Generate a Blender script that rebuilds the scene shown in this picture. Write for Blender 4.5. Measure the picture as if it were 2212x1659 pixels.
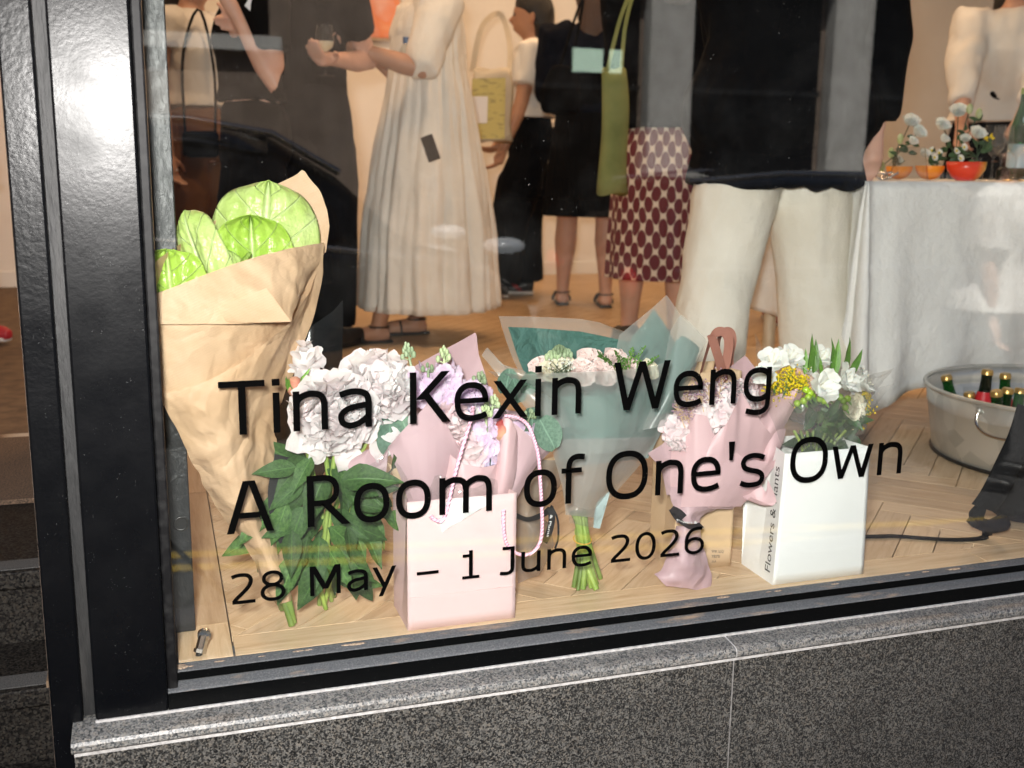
import bpy, bmesh, math, random
from mathutils import Vector, Matrix, noise
V = Vector
for o in list(bpy.data.objects):
    bpy.data.objects.remove(o, do_unlink=True)
scene = bpy.context.scene
C = scene.collection

# ------------------------------------------------------------------ camera
CD, CH = 1.63, 0.77                       # camera: metres in front of the glass, metres above the shop floor
RIGHT, UP, FWD = V((.95002, -.31192, .01302)), V((.05087, .19581, .97932)), V((.30802, .92971, -.20189))
F_PX = 4032.44 / (3840 / 2212)            # focal length in units of a 2212 px wide picture
camd = bpy.data.cameras.new('camera'); cam = bpy.data.objects.new('camera', camd); C.objects.link(cam)
cam.matrix_world = Matrix(((RIGHT.x, UP.x, -FWD.x, 0), (RIGHT.y, UP.y, -FWD.y, -CD), (RIGHT.z, UP.z, -FWD.z, CH), (0, 0, 0, 1)))
camd.sensor_width = 36; camd.lens = 37.8; camd.clip_start = .02; camd.clip_end = 500
camd.dof.use_dof = True; camd.dof.focus_distance = 1.85; camd.dof.aperture_fstop = 5.0
scene.camera = cam
scene.render.resolution_x, scene.render.resolution_y = 1024, 768

def pt(px, py, Y):
    """point at depth Y (metres behind the glass) seen at px,py of the 2212x1659 photograph"""
    r = RIGHT * (px - 1106) + UP * (829.5 - py) + FWD * F_PX
    t = (Y + CD) / r.y
    return V((r.x * t, Y, CH + r.z * t))
def ptz(px, py, Z):
    r = RIGHT * (px - 1106) + UP * (829.5 - py) + FWD * F_PX
    t = (Z - CH) / r.z
    return V((r.x * t, -CD + r.y * t, Z))

# ------------------------------------------------------------------ world, sun, exposure
w = bpy.data.worlds.new('World'); scene.world = w; w.use_nodes = True
wn = w.node_tree
sky = wn.nodes.new('ShaderNodeTexSky'); sky.sky_type = 'NISHITA'; sky.sun_disc = False
sky.sun_elevation = math.radians(61); sky.sun_rotation = math.radians(-19); sky.dust_density = 3; sky.air_density = 1.0
wn.links.new(sky.outputs[0], wn.nodes['Background'].inputs[0]); wn.nodes['Background'].inputs[1].default_value = .06
sl = bpy.data.lights.new('sun', 'SUN'); sl.energy = 5.0; sl.angle = math.radians(.5); sl.color = (1, .96, .9)
so = bpy.data.objects.new('sun', sl); C.objects.link(so)
so.rotation_euler = V((.18, -.52, -1.0)).to_track_quat('-Z', 'Y').to_euler()
vs = scene.view_settings
vs.view_transform = 'Standard'; vs.look = 'None'; vs.gamma = 1; vs.exposure = 1.5
try: vs.use_curve_mapping = False
except Exception: pass
scene.render.engine = 'CYCLES'
scene.cycles.max_bounces = 10; scene.cycles.transparent_max_bounces = 24
scene.cycles.caustics_reflective = False; scene.cycles.caustics_refractive = False

# ------------------------------------------------------------------ material helpers
def nd(nt, t, ins=None, **at):
    n = nt.nodes.new('ShaderNode' + t)
    for k, v in at.items(): setattr(n, k, v)
    for k, v in (ins or {}).items():
        s = n.inputs[k]
        if isinstance(v, bpy.types.NodeSocket): nt.links.new(v, s)
        elif hasattr(s, 'default_value'):
            s.default_value = (*v, 1) if isinstance(v, tuple) and len(v) == 3 and s.type == 'RGBA' else v
    return n
class M:
    def __init__(s, name, col=(.5, .5, .5), rough=.5, metal=0, spec=.5, **kw):
        s.m = bpy.data.materials.new(name); s.m.use_nodes = True; s.nt = s.m.node_tree
        s.b = s.nt.nodes['Principled BSDF']; s.out = s.nt.nodes['Material Output']
        s.b.inputs['Base Color'].default_value = (*col, 1); s.b.inputs['Roughness'].default_value = rough
        s.b.inputs['Metallic'].default_value = metal; s.b.inputs['Specular IOR Level'].default_value = spec
        for k, v in kw.items(): s.b.inputs[k.replace('_', ' ')].default_value = v
        s.co = None
    def coord(s, kind='Object', scale=(1, 1, 1), rot=(0, 0, 0)):
        tc = nd(s.nt, 'TexCoord'); mp = nd(s.nt, 'Mapping', {'Vector': tc.outputs[kind], 'Scale': scale, 'Rotation': rot})
        return mp.outputs[0]
    def noise(s, scale, detail=4, co=None, rough=.55, dist=0):
        return nd(s.nt, 'TexNoise', {'Vector': co or s.coord(), 'Scale': scale, 'Detail': detail, 'Roughness': rough, 'Distortion': dist}).outputs[0]
    def vor(s, scale, co=None, feature='F1', rnd=1, out=0):
        return nd(s.nt, 'TexVoronoi', {'Vector': co or s.coord(), 'Scale': scale, 'Randomness': rnd}, feature=feature).outputs[out]
    def ramp(s, sock, stops):
        r = nd(s.nt, 'ValToRGB', {0: sock}); e = r.color_ramp.elements
        while len(e) < len(stops): e.new(.5)
        for q, (p, c) in zip(e, stops):
            q.position = p; q.color = (*c, 1) if isinstance(c, tuple) else (c, c, c, 1)
        return r.outputs[0]
    def math(s, op, a, b=0., clamp=False):
        return nd(s.nt, 'Math', {0: a, 1: b}, operation=op, use_clamp=clamp).outputs[0]
    def mix(s, f, a, b, mode='MIX'):
        n = nd(s.nt, 'MixRGB', blend_type=mode)
        for k, v in ((0, f), (1, a), (2, b)):
            if isinstance(v, bpy.types.NodeSocket): s.nt.links.new(v, n.inputs[k])
            else: n.inputs[k].default_value = (*v, 1) if isinstance(v, tuple) else v
        return n.outputs[0]
    def set(s, k, sock): s.nt.links.new(sock, s.b.inputs[k]); return s
    def col(s, sock): return s.set('Base Color', sock)
    def bump(s, h, strength=.3, dist=.01):
        b = nd(s.nt, 'Bump', {'Height': h, 'Strength': strength, 'Distance': dist}); s.nt.links.new(b.outputs[0], s.b.inputs['Normal']); return s
    def translucent(s, f, col=None, transp=0.0):
        """mix some translucency (and clear transparency) into the surface"""
        c = col or s.b.inputs['Base Color'].default_value[:3]
        t = nd(s.nt, 'BsdfTranslucent', {'Color': (*c[:3], 1)})
        mx = nd(s.nt, 'MixShader', {0: f, 1: s.b.outputs[0], 2: t.outputs[0]})
        last = mx
        if transp:
            tr = nd(s.nt, 'BsdfTransparent'); last = nd(s.nt, 'MixShader', {0: transp, 1: mx.outputs[0], 2: tr.outputs[0]})
        s.nt.links.new(last.outputs[0], s.out.inputs[0]); return s
    def var(s, c1, c2, scale=8, lo=.35, hi=.65, detail=4, co=None):
        return s.col(s.ramp(s.noise(scale, detail, co), [(lo, c1), (hi, c2)]))

MT = {}
def reg(m): MT[m.m.name] = m.m; return m
# painted metal of the shopfront
def painted(name, col, rough, bs, bstr, dust):
    m = reg(M(name, col, rough, spec=.12))
    sp = m.ramp(m.vor(260), [(.0, 1.), (.055, 1.), (.075, 0.)])
    msk = m.ramp(m.noise(26, 2), [(.52, 0.), (.62, 1.)])
    sc = m.ramp(m.noise(60, 3, m.coord(scale=(14, 14, .5)), .6), [(.735, 0.), (.75, 1.)])
    scm = m.ramp(m.noise(7, 1), [(.55, 0.), (.62, .55)])
    f = m.math('MAXIMUM', m.math('MULTIPLY', sp, msk), m.math('MULTIPLY', sc, scm))
    smear = m.ramp(m.noise(9, 5, rough=.7), [(.45, col), (.75, tuple(c + dust for c in col))])
    m.col(m.mix(f, smear, (.42, .43, .43)))
    m.set('Roughness', m.ramp(m.noise(14, 5), [(.3, rough - .04), (.75, rough + .06)]))
    m.bump(m.math('ADD', m.noise(bs, 5), m.math('MULTIPLY', m.noise(38, 3), .8)), bstr, .004)
    return m
painted('black_paint', (.0014, .0017, .0024), .28, 170, .045, .0015)
painted('door_post_paint', (.0014, .0017, .0024), .29, 150, .10, .0015)
m = reg(M('jamb_paint', (.010, .011, .012), .40, spec=.55))
cr = m.noise(95, 6, m.coord(scale=(1, 1, .45)), .65, 1.2); m.bump(cr, .35, .005)
def rail(name):
    m = reg(M(name, (.008, .009, .011), .33, spec=.1))
    g = nd(m.nt, 'NewGeometry'); sx = nd(m.nt, 'SeparateXYZ', {0: g.outputs['True Normal']})
    up = m.ramp(sx.outputs[2], [(.35, 0.), (.8, 1.)])
    d = m.ramp(m.noise(380, 6, rough=.75), [(.3, (.055, .062, .07)), (.55, (.12, .125, .13)), (.72, (.27, .27, .26))])
    big = m.ramp(m.noise(16, 5, m.coord(scale=(.6, 2, 2)), .65), [(.56, 0.), (.72, 1.)])
    d = m.mix(m.math('MULTIPLY', big, .7), d, (.42, .30, .20))
    sp = m.ramp(m.vor(210), [(.05, .55), (.07, 0.)])
    m.col(m.mix(up, m.mix(sp, (.0015, .0018, .002), (.15, .15, .15)), d))
    m.set('Roughness', m.ramp(up, [(0, .3), (1, .8)])); m.bump(m.noise(500, 4), .2, .002)
rail('rail_paint')
m = reg(M('grime', (.36, .26, .18), .95)); m.var((.18, .13, .09), (.55, .42, .30), 300); m.bump(m.noise(420, 5), 1., .004)
m = reg(M('bead_rubber', (.006, .006, .007), .5, spec=.15)); m.var((.003, .003, .0035), (.02, .02, .02), 60, .45, .9)
m = reg(M('caulk', (.06, .06, .058), .6)); m.var((.004, .0045, .005), (.03, .029, .028), 22, .5, .85, 6, m.coord(scale=(2, 2, .35))); m.bump(m.noise(50, 4, m.coord(scale=(2, 2, .3))), .5, .006)
def granite(name, dark, mid, light, rough, sc=1.0, spec=.5):
    m = reg(M(name, mid, rough, spec=spec)); co = m.coord()
    cell = m.vor(340 * sc, co, out=1); bw = m.math('MULTIPLY', nd(m.nt, 'RGBToBW', {0: cell}).outputs[0], 1.0)
    k = m.math('ADD', m.math('MULTIPLY', bw, .55), m.math('MULTIPLY', m.noise(210 * sc, 6, co, .7), .55))
    c = m.ramp(k, [(.36, dark), (.50, mid), (.62, tuple((a + b) / 2 for a, b in zip(mid, light))), (.78, light)])
    tint = m.ramp(m.noise(190 * sc, 2, co), [(.45, (1, 1, 1)), (.7, (1.15, .98, .82))])
    c = m.mix(.6, c, tint, 'MULTIPLY')
    blot = m.ramp(m.noise(5, 3, co), [(.3, .82), (.7, 1.1)])
    m.col(m.mix(1., c, blot, 'MULTIPLY')); m.bump(m.noise(420, 3, co), .06, .002)
    return m
granite('granite_polished', (.005, .0054, .0058), (.028, .0285, .028), (.16, .155, .142), .30, 1.2, .3)
granite('granite_honed', (.022, .026, .03), (.105, .11, .11), (.26, .255, .24), .42, 1.1)
granite('granite_step', (.003, .003, .003), (.011, .010, .0095), (.04, .037, .032), .6, .8, .1)
m = reg(M('abrasive_strip', (.11, .11, .11), .9)); m.var((.03, .03, .03), (.10, .10, .097), 420)
m = reg(M('door_mat', (.11, .07, .045), .95)); m.var((.045, .032, .022), (.20, .13, .085), 260); m.bump(m.noise(300, 4), .8, .006)
m = reg(M('dirty_mortar', (.2, .19, .18), .9)); m.var((.10, .095, .09), (.30, .29, .28), 60, .3, .7); m.bump(m.noise(200, 4), .4, .003)
m = reg(M('mortar', (.42, .41, .40), .9)); m.var((.30, .29, .285), (.55, .54, .53), 120, .3, .7); m.bump(m.noise(260, 4), .4, .003)
# glass: thin architectural pane with dust specks on it
m = reg(M('window_glass'))
nt = m.nt; g = nd(nt, 'NewGeometry')
ior = nd(nt, 'Mix', {0: g.outputs['Backfacing'], 2: 1.52, 3: 1 / 1.52}).outputs[0]
fr = nd(nt, 'Fresnel', {'IOR': ior})
gl = nd(nt, 'BsdfGlossy', {'Roughness': 0.0, 'Color': (1, 1, 1)}); tr = nd(nt, 'BsdfTransparent', {'Color': (.955, .97, .962)})
mx = nd(nt, 'MixShader', {0: fr.outputs[0], 1: tr.outputs[0], 2: gl.outputs[0]})
spk = m.ramp(m.vor(75), [(.028, .55), (.042, 0.)]); spm = m.ramp(m.noise(7, 3), [(.40, 0.), (.62, 1.)])
scr = m.ramp(m.noise(40, 3, m.coord(scale=(3, 1, 30), rot=(0, .5, 0)), .6), [(.70, 0.), (.78, .10)]); scm = m.ramp(m.noise(5, 2), [(.52, 0.), (.62, 1.)])
haze = m.ramp(m.noise(4, 5, rough=.7), [(.50, 0.), (.8, .006)])
f = m.math('MAXIMUM', m.math('MAXIMUM', m.math('MULTIPLY', spk, spm), m.math('MULTIPLY', scr, scm)), haze)
df = nd(nt, 'BsdfDiffuse', {'Color': (.6, .6, .58)})
mx2 = nd(nt, 'MixShader', {0: f, 1: mx.outputs[0], 2: df.outputs[0]}); nt.links.new(mx2.outputs[0], m.out.inputs[0])
def thinglass(name, tint, rough=.03, diff=0.0, bump=0, spec=1.5, dcol=(.8, .8, .8)):
    m = reg(M(name)); nt = m.nt; g = nd(nt, 'NewGeometry')
    ior = nd(nt, 'Mix', {0: g.outputs['Backfacing'], 2: spec, 3: 1 / spec}).outputs[0]
    nrm = {}
    if bump: nrm = {'Normal': nd(nt, 'Bump', {'Height': m.noise(bump, 4), 'Strength': .5, 'Distance': .01}).outputs[0]}
    fr = nd(nt, 'Fresnel', {'IOR': ior, **nrm})
    gl = nd(nt, 'BsdfGlossy', {'Roughness': rough, **nrm}); tr = nd(nt, 'BsdfTransparent', {'Color': (*tint, 1)})
    a = nd(nt, 'MixShader', {0: fr.outputs[0], 1: tr.outputs[0], 2: gl.outputs[0]})
    if diff:
        d = nd(nt, 'BsdfDiffuse', {'Color': (*dcol, 1), **nrm}); t = nd(nt, 'BsdfTranslucent', {'Color': (*dcol, 1)})
        dt = nd(nt, 'MixShader', {0: .5, 1: d.outputs[0], 2: t.outputs[0]})
        a = nd(nt, 'MixShader', {0: diff, 1: a.outputs[0], 2: dt.outputs[0]})
    nt.links.new(a.outputs[0], m.out.inputs[0]); return m
thinglass('cellophane', (.95, .95, .94), .08, .085, 26, 1.8)
thinglass('frosted_film', (.94, .96, .95), .30, .27, 10, 1.5, (.80, .84, .82))
thinglass('grey_film', (.74, .72, .70), .22, .36, 14, 1.6, (.50, .46, .43))
thinglass('smoke_film', (.16, .17, .18), .2, .35, 8, 1.5, (.030, .034, .038))
thinglass('drinking_glass', (.93, .94, .93), .02, .02, 0, 1.5)
thinglass('bottle_green', (.10, .42, .14), .03, .12, 0, 1.55, (.02, .16, .04))
thinglass('bottle_dark', (.04, .12, .05), .03, .2, 0, 1.55, (.006, .03, .012))
thinglass('car_glass', (.10, .11, .12), .01, .3, 0, 1.6, (.01, .012, .014))
reg(M('vinyl', (.001, .001, .001), .8, spec=.02))
# timber
m = reg(M('oak', rough=.42)); co = m.coord(scale=(1.2, 14, 14))
oi = nd(m.nt, 'ObjectInfo'); off = nd(m.nt, 'VectorMath', {0: co, 1: nd(m.nt, 'CombineXYZ', {0: m.math('MULTIPLY', oi.outputs['Random'], 40), 1: m.math('MULTIPLY', oi.outputs['Random'], 17)}).outputs[0]}, operation='ADD').outputs[0]
gr = m.noise(5, 7, off, .65, .9); fine = m.noise(60, 3, nd(m.nt, 'VectorMath', {0: off, 1: (.6, 3, 3)}, operation='MULTIPLY').outputs[0])
k = m.math('ADD', m.math('MULTIPLY', gr, .75), m.math('MULTIPLY', fine, .25))
c = m.ramp(k, [(.30, (.46, .30, .165)), (.47, (.64, .46, .29)), (.66, (.75, .58, .40))])
tone = m.ramp(oi.outputs['Random'], [(0, (.80, .76, .72)), (.45, (1., 1., 1.)), (1, (1.05, 1.04, 1.0))])
m.col(m.mix(1., c, tone, 'MULTIPLY')); m.bump(k, .08, .003)
m = reg(M('oak_far', rough=.4)); m.var((.42, .26, .13), (.58, .40, .23), 4, co=m.coord(scale=(1, 9, 1)))
m = reg(M('subfloor', (.12, .075, .04), .8)); m.var((.08, .05, .03), (.15, .1, .06), 20)
m = reg(M('pale_wood', (.55, .42, .28), .5)); m.var((.46, .34, .21), (.6, .47, .33), 12, co=m.coord(scale=(8, 8, 1)))
m = reg(M('gallery_wall', (.80, .76, .71), .8)); m.var((.77, .73, .68), (.82, .79, .75), 3); m.bump(m.noise(180, 3), .05, .002)
m = reg(M('ceiling_white', (.8, .78, .76), .9)); m.var((.78, .76, .74), (.82, .8, .78), 2)
reg(M('skirting_white', (.78, .76, .72), .45)); reg(M('chrome', (.62, .60, .57), .16, 1)); reg(M('dark_metal', (.05, .05, .05), .35, .8))
m = reg(M('galvanised', (.50, .49, .46), .38, .65)); m.col(m.ramp(m.vor(16, out=1), [(.2, (.52, .51, .47)), (.8, (.68, .66, .61))])); m.bump(m.noise(8, 2), .1, .01)
# papers
def paper(name, col, rough=.6, stripe=None, tl=.25, dv=.05, bsc=14, bst=.25):
    m = reg(M(name, col, rough, spec=.3))
    c = m.ramp(m.noise(6, 4), [(.3, tuple(max(0, a - dv) for a in col)), (.7, tuple(min(1, a + dv * .6) for a in col))])
    if stripe:
        wv = nd(m.nt, 'TexWave', {'Vector': m.coord(rot=(0, .42, 0)), 'Scale': stripe, 'Distortion': .35, 'Detail': 1.}, bands_direction='Z').outputs[1]
        c = m.mix(m.math('MULTIPLY', wv, .22), c, tuple(a * .72 for a in col))
    m.col(c)
    rg = m.math('ABSOLUTE', m.math('SUBTRACT', m.noise(bsc * .7, 3, rough=.5, dist=.6), .5))
    h = m.math('ADD', m.math('MULTIPLY', m.ramp(rg, [(0, 0.), (.12, 1.)]), .30), m.noise(bsc * .8, 4))
    m.bump(h, bst, .02)
    m.translucent(tl, col); return m
paper('kraft_paper', (.61, .42, .265), .55, 78, .22, .05, 13, .38)
paper('kraft_bag', (.60, .43, .27), .6, None, .1, .03, 5, .08)
paper('mauve_paper', (.55, .385, .415), .42, None, .22, .03, 5, .12)
paper('rose_paper', (.68, .465, .485), .42, None, .22, .03, 5, .10)
paper('pink_card', (.72, .525, .52), .45, None, .08, .015, 3, .04)
paper('white_card', (.83, .835, .82), .45, None, .05, .012, 3, .04)
paper('green_tissue', (.085, .19, .165), .7, None, .3, .03, 26, .5)
paper('teal_paper', (.36, .45, .45), .6, None, .2, .05, 16, .4)
paper('black_sheet', (.012, .014, .016), .4, None, .05, .006, 4, .15)
paper('white_tissue', (.82, .84, .84), .6, None, .3, .03, 20, .5)
reg(M('black_ribbon', (.007, .007, .008), .4)); reg(M('white_print', (.75, .75, .75), .6)); reg(M('dark_print', (.03, .03, .03), .6))
m = reg(M('brown_ribbon', (.29, .12, .085), .6)); m.bump(m.noise(400, 2, m.coord(scale=(1, 1, 6))), .25, .002)
m = reg(M('pink_rope', (.80, .46, .58), .6)); m.bump(nd(m.nt, 'TexWave', {'Vector': m.coord(rot=(.6, .6, 0)), 'Scale': 70.}, bands_direction='Z').outputs[1], .6, .003)
# plants
def petal(name, c1, c2, tl=.35, sc=14, rough=.55):
    m = reg(M(name, c2, rough, spec=.12)); m.var(c1, c2, sc, .3, .62); m.b.inputs['Subsurface Weight'].default_value = .5; m.b.inputs['Subsurface Radius'].default_value = (.006, .005, .005); m.translucent(tl * .8, c2); return m
petal('peony_white', (.80, .70, .715), (.86, .83, .825), .5, 26); petal('peony_cream', (.80, .68, .60), (.85, .80, .74))
petal('peony_pink', (.80, .56, .60), (.84, .72, .73)); petal('stock_lilac', (.66, .47, .66), (.80, .68, .80), .35, 40)
petal('stock_white', (.76, .78, .66), (.84, .83, .78), .35, 50); petal('rose_blush', (.80, .60, .57), (.84, .74, .71))
petal('rose_cream', (.80, .74, .55), (.84, .80, .68)); petal('hydrangea_lilac', (.55, .47, .68), (.70, .62, .78), .3, 40)
petal('hydrangea_blush', (.78, .60, .63), (.85, .78, .78), .35, 40); petal('peach_petal', (.78, .50, .42), (.82, .64, .54))
petal('alstro_white', (.80, .82, .74), (.85, .86, .83)); petal('yellow_floret', (.72, .52, .015), (.82, .66, .04), .2, 60)
petal('limonium', (.32, .19, .27), (.52, .38, .46), .2, 90); petal('bud_red', (.42, .05, .06), (.66, .42, .27), .15, 22)
petal('bud_green', (.42, .50, .20), (.62, .66, .42), .25, 40)
def veins(m, n, slant):
    """1 on the leaf, 0 along its midrib and side veins (grid coordinates of the leaf as UV)"""
    x = nd(m.nt, 'SeparateXYZ', {0: m.coord('UV')}); au = m.math('ABSOLUTE', m.math('SUBTRACT', m.math('MULTIPLY', x.outputs[0], 2), 1))
    k = m.math('ABSOLUTE', m.math('SINE', m.math('MULTIPLY', m.math('SUBTRACT', m.math('MULTIPLY', x.outputs[1], n), m.math('MULTIPLY', au, slant)), 3.1416)))
    return m.math('MINIMUM', m.ramp(k, [(.0, .25), (.16, 1.)]), m.ramp(au, [(.02, 0.), (.09, 1.)]))
def leafm(name, c1, c2, rough=.38, tl=.18, sc=9, bs=60, bst=.2, spec=.5):
    m = reg(M(name, c2, rough, spec=spec)); vn = veins(m, 7, 2.6)
    rnd = m.ramp(nd(m.nt, 'ObjectInfo').outputs['Random'], [(0, (.6, .62, .55)), (.6, (1., 1., 1.)), (1, (1.55, 1.45, 1.3))])
    m.col(m.mix(1., m.mix(m.math('MULTIPLY', m.math('SUBTRACT', 1., vn), .5), m.ramp(m.noise(sc, 4), [(.35, c1), (.65, c2)]), tuple(min(1, x * 1.9) for x in c2)), rnd, 'MULTIPLY'))
    m.bump(m.math('ADD', m.noise(bs, 4), m.math('MULTIPLY', vn, .8)), bst, .003); m.translucent(tl, tuple(min(1, x * 1.6) for x in c2)); return m
leafm('peony_leaf', (.022, .062, .014), (.062, .135, .036), .5, .18, 14, 40, .35, .35); leafm('eucalyptus', (.075, .145, .105), (.14, .235, .18), .6, .1)
leafm('bright_leaf', (.06, .16, .02), (.13, .28, .045)); leafm('dark_leaf', (.022, .055, .022), (.05, .105, .045), .4)
leafm('stem_green', (.13, .22, .035), (.27, .36, .09), .5, .05, 20); leafm('stock_bud', (.28, .38, .22), (.46, .55, .36), .6, .2, 30)
leafm('berry_green', (.19, .34, .02), (.33, .50, .05), .25, .1, 12, 20, .05); leafm('spadix', (.05, .12, .01), (.13, .22, .03), .5, .05, 40, 260, 1.)
def anth(name, c1, c2, vc):
    m = reg(M(name, c2, .30, spec=.3)); vn = veins(m, 5.2, 1.5)
    m.col(m.mix(m.math('MULTIPLY', m.math('SUBTRACT', 1., vn), .75), m.ramp(m.noise(22, 4), [(.3, c1), (.7, c2)]), vc))
    m.bump(m.math('ADD', m.math('MULTIPLY', vn, .55), m.math('MULTIPLY', m.noise(70, 2), .9)), .75, .006); m.translucent(.10, c2)
anth('anthurium', (.37, .50, .12), (.49, .60, .23), (.54, .65, .32)); anth('anthurium_deep', (.23, .40, .03), (.36, .52, .09), (.48, .61, .23))
# cloth and skin
def cloth(name, c1, c2, rough=.85, bs=9, bst=.25, weave=500):
    m = reg(M(name, c2, rough, spec=.2 if c2[0] > .1 else .04)); m.var(c1, c2, 7, .3, .7)
    h = m.math('ADD', m.noise(bs, 5, rough=.6), m.math('MULTIPLY', m.noise(weave, 2), .08)); m.bump(h, bst, .03); return m
cloth('cream_linen', (.70, .65, .55), (.80, .76, .67), .85, 14, .4); cloth('white_cotton', (.66, .63, .59), (.76, .74, .70)); cloth('table_linen', (.79, .775, .745), (.85, .84, .81), .9, 9, .6)
cloth('black_cloth', (.0025, .0025, .003), (.006, .006, .0065)); cloth('navy_cloth', (.004, .005, .009), (.009, .011, .018)); cloth('brown_black', (.003, .0026, .0023), (.006, .005, .0044))
cloth('ivory_cotton', (.74, .69, .62), (.82, .78, .72), .85, 16, .35); cloth('olive_tote', (.15, .17, .055), (.24, .25, .095)); cloth('canvas_tote', (.55, .47, .36), (.66, .58, .46))
cloth('rust_cloth', (.12, .05, .02), (.18, .08, .035)); cloth('pink_cloth', (.55, .33, .30), (.65, .42, .38)); cloth('blue_denim', (.05, .075, .12), (.08, .11, .16))
cloth('black_nylon', (.005, .005, .006), (.012, .012, .013), .6, 14, .4)
m = reg(M('dotted_cloth', rough=.8)); co = m.coord(scale=(1, 1, .62))
wp = nd(m.nt, 'TexNoise', {'Vector': m.coord('UV'), 'Scale': 9., 'Detail': 2.}).outputs[1]
uvs = nd(m.nt, 'SeparateXYZ', {0: nd(m.nt, 'VectorMath', {0: m.coord('UV', (19, 19 * .62, 1)), 1: nd(m.nt, 'VectorMath', {0: wp, 1: (.5, .4, 0)}, operation='MULTIPLY').outputs[0]}, operation='ADD').outputs[0]})
def hexd(o_):
    a = m.math('SUBTRACT', m.math('FRACT', m.math('ADD', uvs.outputs[0], o_)), .5); b_ = m.math('SUBTRACT', m.math('FRACT', m.math('ADD', uvs.outputs[1], o_)), .5)
    return m.math('SQRT', m.math('ADD', m.math('MULTIPLY', a, a), m.math('MULTIPLY', m.math('MULTIPLY', b_, b_), .72)))
dd = m.math('MINIMUM', hexd(.0), hexd(.5))
m.col(m.mix(m.ramp(dd, [(.30, 0.), (.335, 1.)]), (.11, .010, .014), (.62, .50, .39))); m.bump(m.noise(8, 4), .2, .03)
def skin(name, c): m = reg(M(name, c, .5, spec=.35)); m.var(tuple(x * .88 for x in c), tuple(min(1, x * 1.06) for x in c), 12); m.b.inputs['Subsurface Weight'].default_value = .12; m.b.inputs['Subsurface Radius'].default_value = (.01, .004, .002); return m
skin('skin_fair', (.62, .36, .27)); skin('skin_light', (.55, .31, .22)); skin('skin_tan', (.43, .225, .14))
for n, c in (('hair_black', (.008, .006, .005)), ('hair_brown', (.055, .025, .012)), ('hair_blond', (.30, .17, .07))):
    m = reg(M(n, c, .4)); m.bump(m.noise(30, 4, m.coord(scale=(6, 6, .4))), .7, .01)
reg(M('shoe_black', (.008, .008, .008), .4)); reg(M('shoe_red', (.38, .02, .03), .5)); reg(M('sole_white', (.7, .68, .65), .6)); reg(M('gold', (.85, .58, .22), .2, 1))
m = reg(M('orange_peel', (.80, .26, .015), .4)); m.bump(m.noise(160, 3), .3, .002)
reg(M('orange_flesh', (.85, .40, .05), .35)); reg(M('red_label', (.52, .012, .02), .45)); reg(M('cap_gold', (.55, .36, .12), .3, .8)); reg(M('label_blue', (.28, .42, .50), .4)); reg(M('blue_plastic', (.02, .08, .22), .3)); reg(M('card_white', (.78, .77, .80), .6)); reg(M('phone_dark', (.03, .025, .022), .25)); reg(M('rubber_band', (.65, .36, .05), .5)); reg(M('ice', (.7, .75, .78), .1))
m = reg(M('fruit_bowl', rough=.3)); m.col(m.ramp(nd(m.nt, 'SeparateXYZ', {0: m.coord('Generated')}).outputs[0], [(.45, (.72, .055, .02)), (.72, (.78, .30, .02)), (.95, (.52, .50, .04))]))
m = reg(M('yellow_print', (.62, .52, .10), .8)); m.col(m.mix(m.ramp(m.noise(24, 1, m.coord(scale=(1, 1, 4))), [(.60, 0.), (.64, .7)]), (.56, .49, .19), (.28, .25, .13)))
def canvas(name, cs, sc):
    m = reg(M(name, rough=.7)); k = m.noise(sc, 5, rough=.5, dist=1.2); m.col(m.ramp(k, [(.25 + .5 * i / (len(cs) - 1), c) for i, c in enumerate(cs)]))
canvas('painted_canvas_pink', [(.75, .30, .22), (.78, .42, .34), (.80, .22, .06), (.82, .36, .16), (.30, .05, .03)], 2.2)
canvas('painted_canvas_orange', [(.45, .10, .04), (.70, .22, .08), (.80, .45, .26), (.55, .14, .06)], 3)
# street
m = reg(M('asphalt', (.05, .05, .05), .85)); m.var((.032, .032, .033), (.075, .074, .072), 140); m.bump(m.noise(220, 4), .5, .006)
m = reg(M('paving', (.25, .24, .22), .8)); m.var((.20, .19, .175), (.29, .28, .26), 9); m.bump(m.noise(120, 4), .2, .004)
m = reg(M('yellow_paint', (.62, .40, .03), .7)); m.var((.24, .17, .04), (.44, .30, .05), 30, .3, .6)
m = reg(M('pale_stone', (.68, .66, .62), .8)); m.var((.58, .56, .52), (.74, .72, .68), 4); m.bump(m.noise(60, 4), .2, .01)
m = reg(M('brown_stone', (.27, .20, .155), .8)); m.var((.23, .17, .13), (.31, .235, .185), 4); m.bump(m.noise(60, 4), .2, .01)
m = reg(M('black_car_paint', (.006, .007, .009), .06, spec=.6)); m.b.inputs['Coat Weight'].default_value = 1.0
reg(M('tyre', (.012, .012, .012), .8)); m_ = reg(M('headlamp', (.65, .66, .68), .08, .6)); m_.b.inputs['Emission Color'].default_value = (.9, .95, 1, 1); m_.b.inputs['Emission Strength'].default_value = .35; reg(M('tail_lamp', (.4, .01, .01), .2)); reg(M('dark_glazing', (.003, .003, .0035), .5, spec=.03)); 
m = reg(M('lit_window', (.5, .6, .5), .5)); m.b.inputs['Emission Color'].default_value = (.62, .85, .66, 1); m.b.inputs['Emission Strength'].default_value = 1.4
m = reg(M('lamp_face', (1, 1, 1), .5)); m.b.inputs['Emission Color'].default_value = (1, .62, .34, 1); m.b.inputs['Emission Strength'].default_value = 6
m = reg(M('flash_face', (1, 1, 1), .5)); m.b.inputs['Emission Color'].default_value = (1, .97, .93, 1); m.b.inputs['Emission Strength'].default_value = 20

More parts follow.
